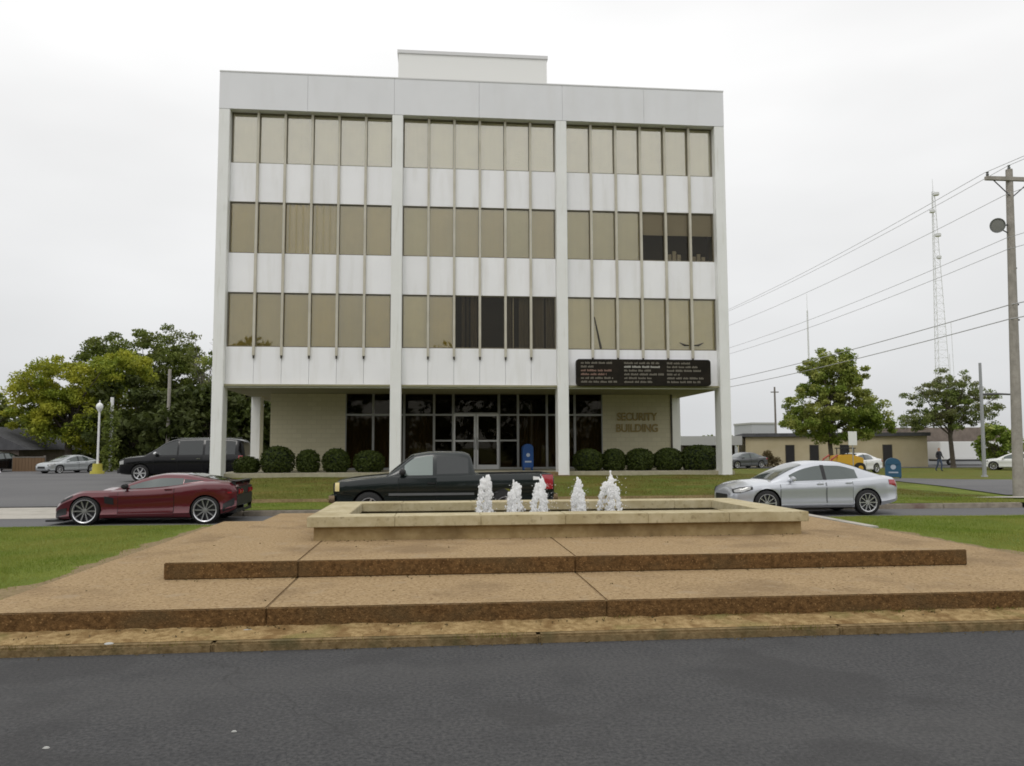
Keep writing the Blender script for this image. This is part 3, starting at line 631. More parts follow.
def limbs(tips, base, trunk_h, r0, seed, bark, parent, n=7, twigs=0):
    r = random.Random(seed); m = MB(); top = Vector((base[0]+r.uniform(-.2,.2), base[1], base[2]+trunk_h))
    b0 = Vector(base); mid = b0.lerp(top,.5)+Vector((r.uniform(-.1,.1),0,0))
    m.tube([b0,b0+Vector((0,0,.25)),mid,top],[r0*1.5,r0*1.05,r0*.85,r0*.6],9)
    for t in tips:
        t = Vector(t); s = b0.lerp(top, r.uniform(.45,1.0)); k = s.lerp(t,.5)+Vector((r.uniform(-.3,.3),r.uniform(-.3,.3),r.uniform(0,.4)))
        m.tube([s,k,t],[r0*.34,r0*.2,r0*.05],5)
        for q in range(twigs):
            e2 = k.lerp(t,r.uniform(.2,1)); m.tube([e2,e2+Vector((r.uniform(-.9,.9),r.uniform(-.9,.9),r.uniform(-.1,.9)))],[r0*.09,r0*.03],4)
    return m.build('trunk',bark,parent)
def tree(name, loc, label, ells, ncl, clr, nleaf, lsize, mat, bark='bark', trunk_h=2.5, r0=.2, seed=1, group=None, cat='tree', surf=.5, twigs=0):
    """ells: list of (cx,cy,cz,rx,ry,rz) in local metres"""
    T = empty(name, loc, 0, label, cat, group); r = np.random.default_rng(seed); cs = []
    vol = np.array([q[3]*q[4]*q[5] for q in ells])**.66; pr = vol/vol.sum()
    while len(cs) < ncl:
        q = ells[r.choice(len(ells),p=pr)]; d = r.normal(size=3); d /= np.linalg.norm(d); k = surf+(1-surf)*r.uniform()**.6
        cs.append((q[0]+d[0]*k*q[3], q[1]+d[1]*k*q[4], q[2]+d[2]*k*q[5]))
    cs = np.array(cs); rad = clr*r.uniform(.6,1.25,len(cs))
    leaves('crown', cs, rad, nleaf, lsize, mat, T, .62, seed+11)
    tips = [tuple(c) for c in cs[r.permutation(len(cs))[:min(34,len(cs))]]]
    limbs(tips,(0,0,0),trunk_h,r0,seed,bark,T,twigs=twigs)
    return T
GT='trees beyond the car park'
tree('tree',(-28.9,67,0.25),'yellow green broad tree over the silver car at the far left',
     [(-.6,0,6.6,3.6,3.2,2.4),(3.4,0,7.6,2.7,2.6,2.0),(-2.6,0,5.0,2.4,2.6,2.4),(1,0,4.2,4.2,3,2.6)],300,.75,170,.13,'leaf_yellow',trunk_h=4,r0=.3,seed=3,group=GT)
tree('tree',(-26.6,77,0.25),'tall dark green tree rising behind the yellow green tree',
     [(.6,0,10.0,4.2,4,3.2),(3.0,0,8.5,3.2,3.5,3.2),(-4.0,0,9.6,2.6,2.8,2.6),(0,0,5,5.5,4,3.5)],270,.82,150,.15,'leaf_green',trunk_h=6,r0=.36,seed=4,group=GT,twigs=2,surf=.4)
tree('tree',(-19.9,73,0.25),'thin half bare tree with grey branches beside the tall dark green tree',
     [(0,0,9.6,2.0,2.2,2.8),(.8,0,6.5,2.6,2.4,3)],30,.6,45,.2,'leaf_sparse','bark_grey',6.5,.24,5,GT,surf=.3,twigs=7)
tree('tree',(-15.6,64,0.25),'loose pale green tree next to the left edge of the office block',
     [(0,0,8.2,2.6,2.4,2.4),(1.6,0,6.4,2.6,2.6,2.4)],52,.65,130,.15,'leaf_maple','bark_grey',4.5,.22,6,GT,surf=.3,twigs=5)
tree('tree',(-23.5,66,0.25),'dense dark low tree behind the lamp post',[(0,0,3.8,3.6,3,3.4),(2.8,0,3.0,3,3,2.8)],110,1.0,110,.26,'leaf_deep',trunk_h=2.5,r0=.25,seed=7,group=GT)
tree('tree',(-16.6,62,0.25),'dense dark tree behind the black suv',[(0,0,3.3,3.8,3,3.1),(3.4,0,3.2,3.0,3,3.0),(-2.5,0,3.3,2.6,2.6,3.0)],140,1.0,110,.26,'leaf_deep',trunk_h=2.5,r0=.25,seed=8,group=GT)
tree('tree',(-10.0,64,0.25),'dark evergreen tree seen under the left overhang of the office block',[(0,0,4.4,3.6,3,3.8),(-3,0,4.4,2.6,2.6,3.8),(3.6,0,4.0,3.0,3,3.5)],110,1.0,110,.26,'leaf_deep',trunk_h=2.5,r0=.25,seed=9,group=GT)
tree('tree',(-38.5,72,0.25),'small dark green tree at the left picture edge beyond the grey roofed house',[(0,0,3.8,3.0,3,2.8)],60,.9,100,.26,'leaf_green',trunk_h=2.5,r0=.25,seed=10,group=GT)
rr_=random.Random(8); cs=[]  # unseen tree row added behind the camera to darken glass and car reflections
for i in range(300):
    xx=rr_.uniform(-75,75); cs.append((xx,rr_.uniform(-46,-34),rr_.uniform(1,11+3*math.sin(xx*.21)+2*math.sin(xx*.5))))
struct(leaves('far_woods',cs,[2.6]*len(cs),130,.55,'leaf_deep',None,.85,23),'stuff')
r = random.Random(3); cs=[]; 
for i in range(420): cs.append((r.uniform(-75,-4),r.uniform(84,96),r.uniform(0.5,5.2)))
struct(leaves('far_woods',cs,[1.7]*len(cs),60,.42,'leaf_deep',None,.8,21),'stuff')
cs=[(r.uniform(44,200),r.uniform(120,150),r.uniform(0.3,2.6)) for i in range(300)]
struct(leaves('far_woods',cs,[1.9]*len(cs),45,.5,'leaf_sparse',None,.7,22),'stuff')
tree('tree',(29.9,58,0.35),'bright green maple like tree standing behind the silver saloon',
     [(.5,0,8.1,1.4,1.4,1.3),(-1.0,0,7.5,1.6,1.5,.9),(1.8,0,7.0,1.3,1.4,.8),(.3,0,6.3,2.6,2.4,1.2),(-1.4,0,5.0,2.6,2.4,1.0),(2.0,0,4.9,2.5,2.4,1.1),(0,0,3.7,3.7,2.8,1.0),(3.4,0,3.3,2.0,1.8,.9),(-2.4,0,3.2,1.9,1.8,.8),(.6,0,2.4,2.6,2.2,.6)],
     340,.48,150,.115,'leaf_maple',trunk_h=5.6,r0=.17,seed=31,surf=.25)
tree('tree',(43.7,64,-.05),'thin leaved dark tree with open branches near the far right pole',
     [(0,0,7.2,2.2,2.2,1.3),(0,0,6.2,2.9,2.6,1.4),(-2.0,0,5.8,2.2,2,1.4),(2.4,0,5.4,2.2,2,1.4),(0,0,4.4,4.2,3,1.2),(-3.2,0,3.9,1.5,1.5,.7)],230,.46,100,.10,'leaf_sparse','bark',5.2,.2,32,surf=.15,twigs=6)
tree('tree',(45.0,60,0),'small rounded green tree beside the tall utility pole at the right',[(0,0,1.9,1.6,1.5,1.7)],46,.55,110,.17,'leaf_maple',trunk_h=1.2,r0=.1,seed=33)
GS='clipped round shrubs along the front of the office block'
SH=[(-7.44,.95,.60,'small low clipped shrub beside the corner column under the left overhang'),
    (-6.24,1.27,1.0,'large round clipped shrub at the left end of the left beige wall'),
    (-5.04,.85,.86,'smallest round clipped shrub in front of the left beige wall, second along it'),
    (-3.92,1.0,.90,'round clipped shrub where the left beige wall meets the dark glass'),
    (-2.58,1.15,.82,'round clipped shrub in front of the dark glass left of the pickup cab'),
    (6.42,1.2,.85,'broad clipped shrub in front of dark glass right of the entrance steps'),
    (7.50,.95,.86,'narrow clipped shrub at the left edge of the right beige wall'),
    (8.60,1.17,.86,'round clipped shrub under the left half of the bronze lettering'),
    (9.83,1.18,.88,'round clipped shrub at the right end of the right beige wall'),
    (11.15,1.5,1.0,'widest boxy clipped shrub beside the right corner column')]
for i,(x,w,h,lab) in enumerate(SH):
    S = empty('shrub',(x,33.0,ZS),0,lab,'shrub',GS); r = np.random.default_rng(50+i)
    m = MB(); bx = 1.0 if i==9 else .8
    pw=2.9 if i==9 else 2.5; RF=lambda t: np.maximum(0,1-np.abs((t-.46)/.54)**pw)**(1/pw)
    prof=[(0.02,.0)]+[(float((w/2-.06)*RF(t)),(h-.05)*t) for t in np.linspace(.03,.995,12)]
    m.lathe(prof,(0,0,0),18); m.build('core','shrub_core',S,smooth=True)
    n=3200; t=np.where(r.uniform(size=n)<.3,1-r.uniform(0,.16,n)**1.6,r.uniform(.02,1,n)); a=r.uniform(0,2*math.pi,n)
    R_=(w/2)*RF(t)*(1+.05*np.sin(3*a+i)+.04*np.sin(7*a+5*t))
    top = r.uniform(size=n)<.02; R_=np.where(top,R_*np.sqrt(r.uniform(size=n)),R_); 
    P=np.stack([R_*np.cos(a)+r.normal(0,.025,n),R_*np.sin(a)+r.normal(0,.025,n),h*t+r.normal(0,.02,n)],1)
    nr=r.normal(size=(n,3))*.8+np.stack([np.cos(a),np.sin(a),t],1); nr/=np.linalg.norm(nr,axis=1)[:,None]
    aa=np.cross(nr,r.normal(size=(n,3))); aa/=np.linalg.norm(aa,axis=1)[:,None]; bb=np.cross(nr,aa); s=.05*r.uniform(.6,1.3,n)[:,None]
    fastmesh('foliage',np.stack([P-aa*s,P-bb*s*.6,P+aa*s,P+bb*s*.6],1).reshape(-1,3),4,'leaf_box',S)
# grass blades on the two near lawns and tufts on the bank
def blades(name, n, x0,x1,y0,y1, zf, h, wdt, seed, dens=None, mat='blade'):
    r=np.random.default_rng(seed); X=r.uniform(x0,x1,n); Y=r.uniform(y0,y1,n)
    if dens is not None: k=dens(X,Y,r); X=X[k]; Y=Y[k]; n=len(X)
    Z=np.array([zf(a,b) for a,b in zip(X,Y)]); a=r.uniform(0,2*math.pi,n); hh=h*r.uniform(.5,1.3,n); ln=r.normal(0,.35,(n,2))*hh[:,None]
    dx=np.cos(a)*wdt; dy=np.sin(a)*wdt
    V=np.stack([np.stack([X-dx,Y-dy,Z-.005],1),np.stack([X+dx,Y+dy,Z-.005],1),np.stack([X+ln[:,0],Y+ln[:,1],Z+hh],1)],1).reshape(-1,3)
    return struct(fastmesh(name,V,3,mat),'stuff')
def patchy(edge):
    def f(X,Y,r):
        d=np.abs(X-edge); p=np.clip((d-.04-.12*np.abs(np.sin(Y*2.1)))/.4,0.08,1); return r.uniform(size=len(X))<p
    return f
blades('grass',90000,-10.5,-4.45,8.6,17.9,lambda x,y:lawn_z(x,y,-4.45),.035,.004,61,patchy(-4.45))
blades('grass',110000,8.35,17.5,8.6,17.9,lambda x,y:lawn_z(x,y,8.35),.035,.004,62,patchy(8.35))
blades('grass',50000,-8.2,17.5,24.0,31.3,lambda x,y:bank_z(x,y),.045,.008,63,lambda X,Y,r:~((X>-1.6)&(X<5.4)&(Y>28)),'blade_olive')
blades('grass',30000,-7.2,17.5,21.7,23.85,lambda x,y:bank_z(x,y),.045,.008,64)

# ------------------------------------------------------------------ vehicles
def interp(xs, ys, x):
    xs=np.asarray(xs,float); ys=np.asarray(ys,float); d=np.diff(ys)/np.diff(xs); s=np.zeros_like(xs)
    for i in range(1,len(xs)-1): s[i]=0 if d[i-1]*d[i]<=0 else 2*d[i-1]*d[i]/(d[i-1]+d[i])
    s[0]=d[0]; s[-1]=d[-1]; x=np.clip(x,xs[0],xs[-1]); i=int(min(len(xs)-2,max(0,np.searchsorted(xs,x)-1)))
    h=xs[i+1]-xs[i]; t=(x-xs[i])/h
    return float((2*t**3-3*t*t+1)*ys[i]+(t**3-2*t*t+t)*h*s[i]+(-2*t**3+3*t*t)*ys[i+1]+(t**3-t*t)*h*s[i+1])
class Car:
    def __init__(c, name, loc, rz, label, cat, S, paint, group=None, scale=1.0):
        c.S=S; c.o=empty(name,loc,rz,label,cat,group); c.o.scale=(scale,)*3; c.paint=paint
    def ring(c,x):
        S=c.S; w=interp(S['x'],S['w'],x); zt=interp(S['x'],S['zt'],x); zc=interp(S['x'],S['zc'],x); zb=interp(S['x'],S['zb'],x); h=zt-zb
        if S.get('boxy'): return [(0,zb),(.82*w,zb),(.95*w,zb+.06),(.985*w,zb+.25*h),(w,zb+.55*h),(w,zb+.72*h),(.985*w,zt-.08*h),(.96*w,zt-.01),(.92*w,zt),(.5*w,zt+.85*(zc-zt)),(0,zc)]
        if S.get('sculpt'):
            k=S['sculpt']; return [(0,zb),(.80*w,zb),(.95*w,zb+.03),(w*(1-.005*k),zb+.17*h),(w*(1-.045*k),zb+.29*h),(w*(1-.047*k),zb+.50*h),(w*(1-.006*k),zb+.78*h),(.955*w,zt-.07*h),(.87*w,zt),(.5*w,zt+.8*(zc-zt)),(0,zc)]
        return [(0,zb),(.80*w,zb),(.93*w,zb+.04),(.975*w,zb+.22*h),(.99*w,zb+.42*h),(w,zb+.62*h),(.985*w,zb+.80*h),(.95*w,zt-.05*h),(.87*w,zt),(.5*w,zt+.8*(zc-zt)),(0,zc)]
    def side(c,x,z):
        R=c.ring(x)[1:9]; return float(np.interp(z,[p[1] for p in R],[p[0] for p in R]))
    def cab(c,x):
        S=c.S; zr=interp(S['cx'],S['cz'],x); b=interp(S['x'],S['zt'],x)-.02; wb=interp(S['cx'],S['cwb'],x); wr=interp(S['cx'],S['cwr'],x); k=max(0.0,zr-b)
        d=min(.07,.3*k); wr=wb+(wr-wb)*min(1,k/.35)
        return [(wb,b-.05),(wb,b),(wr,b+k-d),(wr*.93,b+k-d*.35),(wr*.8,b+k),(wr*.45,b+k+d*.25),(0,b+k+d*.3)]
    def cabside(c,x,z):
        R=c.cab(x)[1:3]; return float(np.interp(z,[p[1] for p in R],[p[0] for p in R]))
    def loft(c,fn,x0,x1,n,name,mat,cap=True):
        m=MB(); P=[]; 
        for i in range(n+1):
            x=x0+(x1-x0)*i/n; h=fn(x); P.append([(x,-y,z) for y,z in h]+[(x,y,z) for y,z in reversed(h[:-1] if h[-1][0]==0 else h)])
        m.grid(P); k=len(P[0])
        if cap: m.add(P[0],[tuple(range(k))]); m.add(P[-1],[tuple(range(k-1,-1,-1))])
        # close the underside
        if fn==c.cab: pass
        o=m.build(name,mat,None,smooth=True); bm=bmesh.new(); bm.from_mesh(o.data); bmesh.ops.remove_doubles(bm,verts=bm.verts,dist=1e-4); bmesh.ops.recalc_face_normals(bm,faces=bm.faces); bm.to_mesh(o.data); bm.free()
        return o
    def build(c):
        S=c.S; body=c.loft(c.ring,S['x'][0],S['x'][-1],64,'body',[c.paint,'plastic_black'])
        cut=MB(); cut.m=0
        for wx in S['wheels']:
            for sg_ in (-1,1): cut.cyl((wx,sg_*.42,S['r']+.0),(wx,sg_*1.4,S['r']+.0),S['r']*S.get('arch',1.13),None,32)
        co=cut.build('cutter','plastic_black')
        cuts=[co]
        if 'bed' in S:
            b=S['bed']; co2=MB().box(b[0],b[1],-b[2],b[2],b[3],3).build('cutter','plastic_black'); cuts.append(co2)
        for q in cuts:
            md=body.modifiers.new('b','BOOLEAN'); md.operation='DIFFERENCE'; md.object=q; md.solver='EXACT'; md.material_mode='TRANSFER'
        dg=bpy.context.evaluated_depsgraph_get(); me=bpy.data.meshes.new_from_object(body.evaluated_get(dg)); body.modifiers.clear(); body.data=me; me.name='body'
        for q in cuts: bpy.data.objects.remove(q)
        bm=bmesh.new(); bm.from_mesh(me)
        for ed in bm.edges:
            if len(ed.link_faces)==2 and ed.calc_face_angle(0)>.55: ed.smooth=False
        bm.to_mesh(me); bm.free()
        body.parent=c.o; c.body=body
        cab=c.loft(c.cab,S['cx'][0],S['cx'][-1],44,'cabin',c.paint); cab.parent=c.o
        for ed in []: pass
        tr=S.get('tw',.215); 
        for wx in S['wheels']:
            for sg_ in (-1,1): c.wheel(wx,sg_*(S['track']-tr/2),S['r'],tr,sg_,S.get('rim','alloy'),S.get('spokes',10),S.get('rimr',.74))
        return c
    def wheel(c,x,y,r,w,sg_,rim,ns,rr):
        W_=empty('wheel',(x,y,r)); W_.parent=c.o
        R=r*rr
        MB().lathe([(R,-w/2),(r*.93,-w/2),(r*.985,-w*.42),(r,-w*.3),(r,w*.3),(r*.985,w*.42),(r*.93,w/2),(R,w/2),(R*.97,0),(R,-w/2)],(0,0,0),32,'y').build('tyre','rubber',W_,smooth=True)
        m=MB(); f=sg_*w/2
        m.lathe([(R*1.0,f*.96),(R*.99,f*1.02),(R*.90,f*.98),(R*.86,f*.72)],(0,0,0),32,'y')
        m.m=1; m.lathe([(R*.90,f*.35),(0.0,f*.30)],(0,0,0),24,'y'); m.m=0
        for i in range(ns):
            a=2*math.pi*i/ns; ca,sa=math.cos(a),math.sin(a); t=R*(.055 if ns>6 else .13)
            def P(rad,off,yy): return (rad*ca-off*sa,yy,rad*sa+off*ca)
            m.add([P(R*.14,-t*.8,f*.78),P(R*.14,t*.8,f*.78),P(R*.90,t*.9,f*.88),P(R*.90,-t*.9,f*.88),P(R*.14,-t*.8,f*.5),P(R*.14,t*.8,f*.5),P(R*.90,t*.9,f*.6),P(R*.90,-t*.9,f*.6)],
                  [(0,1,2,3),(0,4,5,1),(3,2,6,7),(1,5,6,2),(0,3,7,4)])
        m.lathe([(R*.2,f*.5),(R*.19,f*.84),(0,f*.86)],(0,0,0),16,'y')
        m.build('rim',[rim,'alloy_dark'],W_)
        if rr>.8: MB().lathe([(R*1.0,f*.97),(R*.99,f*1.03),(R*.93,f*1.0),(R*.90,f*.92)],(0,0,0),32,'y').build('rim_lip','alloy',W_,smooth=True)
    def patch(c,name,mat,cols,sides=(-1,1),off=.005,surf='body',nz=4,n=18,parent=None,label=None):
        """cols: list of (x, z_low, z_high) control columns; grid panel that follows the side surface"""
        out=[]; xs=[q[0] for q in cols]
        for sg_ in sides:
            P=[]
            for i in range(n+1):
                x=xs[0]+(xs[-1]-xs[0])*i/n; a=np.interp(x,xs,[q[1] for q in cols]); b=np.interp(x,xs,[q[2] for q in cols])
                P.append([(x,sg_*((c.side if surf=='body' else c.cabside)(x,a+(b-a)*j/nz)+off),a+(b-a)*j/nz) for j in range(nz+1)])
            o=MB().grid(P).build(name,mat,parent or c.o,smooth=True); out.append(o)
            if label: o['label']=label
        return out
    def glassband(c,cols_shrink_lo,x0,x1,name,mat,lo=.035,hi=.03,sides=(-1,1)):
        cols=[]
        for i in range(17):
            x=x0+(x1-x0)*i/16; R=c.cab(x); zl=R[1][1]+lo; zh=R[2][1]-hi
            cols.append((x,min(zl,zh-.001),zh))
        return c.patch(name,mat,cols,sides,.006,'cab',3,24)
    def topglass(c,name,mat,x0,x1,k=.86):
        P=[]
        for i in range(13):
            x=x0+(x1-x0)*i/12; R=c.cab(x); ys=[p[0] for p in R[3:]]; zs=[p[1] for p in R[3:]]
            row=[]
            for v in np.linspace(-1,1,11):
                y=abs(v)*ys[0]*k/.93; z=np.interp(y,ys[::-1],zs[::-1]); row.append((x+( -.006 if x1<x0 or x<0 else .006),math.copysign(y,v) if v else 0,z+.010))
            P.append(row)
        return MB().grid(P).build(name,mat,c.o,smooth=True)
    def seam(c,pts,sides=(-1,1),w=.008):
        for sg_ in sides:
            m=MB()
            for (x0,z0),(x1,z1) in zip(pts[:-1],pts[1:]):
                n=8; P=[]
                dx,dz=x1-x0,z1-z0; l=math.hypot(dx,dz); nx,nz_=-dz/l*w,dx/l*w
                for i in range(n+1):
                    x=x0+dx*i/n; z=z0+dz*i/n; P.append([(x-nx,sg_*(c.side(x,z-nz_)+.004),z-nz_),(x+nx,sg_*(c.side(x,z+nz_)+.004),z+nz_)])
                m.grid(P)
            m.build('seam','seam',c.door if hasattr(c,'door') and c.door else c.o)
    def doors(c,xa,xb,zl,zpad=.03,handle=None,hmat=None):
        """raised door skins 4 mm proud of the body with a dark gap around them"""
        for sg_ in (-1,1):
            P=[]; n=16
            zt=lambda x: interp(c.S['x'],c.S['zt'],x)-.06*(interp(c.S['x'],c.S['zt'],x)-interp(c.S['x'],c.S['zb'],x))-zpad*.3
            c.patch('door_gap','seam',[(xa-.012,zl-.012,zt(xa)),(xb+.012,zl-.012,zt(xb))],(sg_,),.004,nz=8)
            d=c.patch('door',c.paint,[(xa,zl,zt(xa)),(xb,zl,zt(xb))],(sg_,),.009,nz=8)[0]
            if handle:
                hx,hz=handle; y=sg_*(c.side(hx,hz)+.022)
                MB().box(hx-.09,hx+.09,y-.012,y+.012,hz-.016,hz+.016).build('handle',hmat or c.paint,d,bevel=.006)
    def mirror(c,x,z,y,mat,s=1.0):
        for sg_ in (-1,1):
            m=MB(); m.lathe([(0,-.11),(.05,-.10),(.072,-.03),(.072,.03),(.055,.10),(0,.11)],(0,0,0),12,'y'); m.v=[(a*s+x,b*s+sg_*(y+.1),d*s*.95+z) for a,b,d in m.v]
            m.box(x-.02,x+.02,sg_*y-.05*1,sg_*y+.05,z-.045,z-.02); m.build('mirror',mat,c.o,smooth=True)
def end_panel(c,name,mat,x,y0,y1,z0,z1,off):
    MB().box(x-abs(off),x+abs(off),y0,y1,z0,z1).build(name,mat,c.o,bevel=.008)
ZR=.10
# maroon sports coupe
S1=dict(sculpt=1.0,x=[-2.10,-2.02,-1.80,-1.34,-.9,-.3,.4,.9,1.34,1.66,1.92,2.02],zt=[.33,.44,.63,.785,.79,.815,.86,.92,.965,.96,.93,.80],zc=[.32,.42,.54,.68,.77,.83,.88,.95,.99,.985,.95,.80],
  w=[.62,.80,.92,.965,.93,.915,.92,.965,.99,.965,.90,.80],zb=[.17,.13,.12,.12,.13,.13,.13,.13,.14,.20,.27,.33],
  cx=[-.80,-.45,-.05,.35,.75,1.12,1.45,1.72],cz=[.80,.95,1.09,1.15,1.14,1.085,1.02,.965],cwb=[.74,.79,.81,.81,.80,.76,.70,.62],cwr=[.60,.62,.62,.60,.59,.56,.52,.48],
  wheels=(-1.34,1.345),r=.322,track=.955,tw=.28,arch=1.10,spokes=10,rimr=.84,rim='alloy_mid')
c=Car('sports_car',(-6.64,20.35,ZR),0,'dark red low sports coupe with black rear wing parked at the kerb','car',S1,'paint_maroon').build()
c.glassband(None,-.42,.78,'side_window','car_glass_grey',.03,.02); c.glassband(None,.80,1.25,'quarter_window','car_glass',.05,.03)
c.topglass('windscreen','car_glass_grey',-.74,-.06); c.topglass('rear_window','car_glass',.8,1.6,.75)
c.doors(-.62,.62,.20,handle=(.50,.80)); c.patch('side_sill','plastic_black',[(-.95,.125,.165),(.95,.125,.165)],off=.012)
c.patch('fender_vent','plastic_black',[(-.92,.50,.66),(-.72,.46,.62)],off=.008); c.patch('headlight','plastic_black',[(-1.90,.50,.54),(-1.75,.57,.63),(-1.62,.64,.69)],off=.006); c.patch('front_intake','plastic_black',[(-2.06,.14,.26),(-1.95,.13,.36),(-1.75,.125,.40)],off=.006)
c.mirror(-.48,.88,.80,'plastic_black'); end_panel(c,'rear_panel','plastic_black',2.005,-.76,.76,.40,.66,.03); end_panel(c,'rear_bumper','plastic_black',2.005,-.74,.74,.665,.84,.025)
end_panel(c,'splitter','plastic_black',-2.02,-.86,.86,.085,.125,.20); end_panel(c,'grille','plastic_black',-2.08,-.55,.55,.18,.36,.05)
end_panel(c,'diffuser','plastic_black',1.92,-.78,.78,.24,.42,.10)
m=MB(); m.box(1.86,2.03,-.80,.80,.965,.988); m.box(1.88,1.98,-.78,-.70,.88,.965); m.box(1.88,1.98,.70,.78,.88,.965); m.box(1.88,1.98,-.05,.05,.88,.965); m.build('rear_wing','plastic_black',c.o,bevel=.01)
for s_ in (-1,1):
    for yy in (.38,.62): MB().lathe([(.0,-.03),(.065,-.03),(.065,.03),(0,.03)],(0,0,0),14,'y').build('tail_light','lamp_red',c.o).location=(2.015,s_*yy,.73); 
    c.patch('side_marker','lamp_red',[(1.84,.70,.74),(1.93,.70,.74)],(s_,),.006)
    c.patch('rear_bumper_side','plastic_black',[(1.74,.22,.46),(1.98,.30,.60)],(s_,),.006)
for yy in (-.15,-.05,.05,.15): MB().cyl((1.96,yy,.36),(2.06,yy,.36),.04,None,10).build('exhaust','chrome',c.o)
# silver saloon
S2=dict(sculpt=0.55,x=[-2.10,-2.06,-1.92,-1.6,-1.22,-.85,0,.8,1.4,1.9,2.2,2.33],zt=[.52,.63,.72,.79,.825,.845,.875,.905,.935,.965,.95,.83],zc=[.56,.70,.80,.87,.90,.91,.92,.94,.98,1.01,.99,.87],
  w=[.56,.70,.82,.88,.895,.90,.90,.90,.895,.86,.79,.68],zb=[.26,.22,.19,.18,.18,.18,.18,.18,.19,.24,.30,.34],
  cx=[-1.10,-.6,-.1,.3,.7,1.15,1.55,1.95],cz=[.86,1.11,1.30,1.36,1.355,1.27,1.13,1.0],cwb=[.74,.80,.82,.82,.82,.80,.74,.66],cwr=[.60,.62,.62,.62,.61,.58,.54,.50],
  wheels=(-1.24,1.42),r=.325,track=.885,spokes=10,rim='alloy',rimr=.74,arch=1.14)
def saloon(name,loc,rz,label,paint,group=None,glass='car_glass_grey',scale=1.0):
    c=Car(name,loc,rz,label,'car',S2,paint,group,scale).build()
    c.glassband(None,-.58,.28,'side_window',glass); c.glassband(None,.36,1.22,'rear_side_window',glass)
    c.topglass('windscreen','car_glass_grey',-1.02,-.16); c.topglass('rear_window','car_glass',.95,1.82,.8)
    c.doors(-.88,.30,.26,handle=(.16,.80)); c.doors(.335,1.02,.26,handle=(1.10,.845) if False else (.92,.82))
    c.mirror(-.58,.93,.82,paint); c.patch('headlight_bezel','plastic_black',[(-2.06,.575,.675),(-1.90,.585,.73),(-1.60,.675,.765)],off=.003); c.patch('lower_intake','plastic_black',[(-2.07,.27,.36),(-1.95,.26,.33)],off=.006); c.patch('sill','plastic_black',[(-.9,.185,.212),(1.05,.19,.212)],off=.009); c.patch('headlight','lamp_clear',[(-2.03,.60,.66),(-1.90,.61,.71),(-1.66,.68,.74)],off=.007)
    c.patch('tail_light','lamp_red',[(2.02,.78,.90),(2.2,.74,.90),(2.29,.70,.86)],off=.006)
    c.patch('sill_trim','chrome',[(-.85,.215,.232),(1.0,.215,.232)],off=.012); end_panel(c,'grille','plastic_black',-2.095,-.40,.40,.38,.54,.02); c.patch('pillar_trim','plastic_black',[(.27,.90,1.275),(.37,.90,1.275)],(-1,1),.007,'cab'); end_panel(c,'number_plate','white_paint',2.335,-.16,.16,.62,.74,.01)
    return c
saloon('saloon_car',(9.60,20.45,ZR),0,'shiny silver saloon parked at the kerb right of the fountain','paint_silver')
# dark pickup
S3=dict(boxy=True,x=[-2.66,-2.60,-2.3,-1.6,-1.3,0,.72,1.5,2.5,2.62,2.66],zt=[.84,.93,.98,1.045,1.07,1.085,1.10,1.11,1.12,1.11,1.02],zc=[.86,.97,1.03,1.10,1.12,1.1,1.11,1.11,1.12,1.11,1.03],
  w=[.70,.80,.85,.87,.875,.875,.875,.875,.875,.86,.82],zb=[.46,.42,.36,.33,.33,.33,.33,.36,.42,.46,.48],bed=(.84,2.56,.78,.62),
  cx=[-1.42,-1.05,-.70,-.2,.35,.60,.74],cz=[1.08,1.36,1.595,1.65,1.64,1.58,1.10],cwb=[.80,.83,.845,.845,.845,.84,.83],cwr=[.66,.69,.70,.70,.70,.69,.69],
  wheels=(-1.82,1.45),r=.35,track=.86,arch=1.16,spokes=5,rimr=.62)
c=Car('pickup_truck',(0.28,20.38,ZR),0,'black green pickup truck with extended cab parked behind the fountain','pickup',S3,'paint_green_black').build()
c.glassband(None,-.98,-.30,'side_window','car_glass_pale',.03,.02); c.glassband(None,-.20,.56,'quarter_window','car_glass',.05,.04)
c.topglass('windscreen','car_glass_grey',-1.36,-.76); c.doors(-1.12,-.22,.40,handle=(-.34,.90),hmat='plastic_black')
c.patch('side_moulding','moulding_grey',[(-1.35,.61,.665),(.70,.61,.665)],off=.014); c.mirror(-1.02,1.17,.84,'plastic_black',1.15)
c.patch('headlight','lamp_amber',[(-2.63,.72,.92),(-2.52,.72,.93)],off=.008)
end_panel(c,'bumper','chrome',-2.70,-.82,.82,.44,.62,.07); end_panel(c,'grille','plastic_black',-2.655,-.6,.6,.66,.9,.03); end_panel(c,'bumper','chrome',2.70,-.8,.8,.46,.62,.06)
c.patch('tail_light','lamp_red',[(2.36,.74,1.085),(2.63,.74,1.085)],off=.012); c.patch('bed_decal','white_paint',[(2.14,.96,1.05),(2.30,.97,1.03)],(-1,),off=.006)
end_panel(c,'tailgate','paint_green_black',2.63,-.74,.74,.62,1.09,.02)
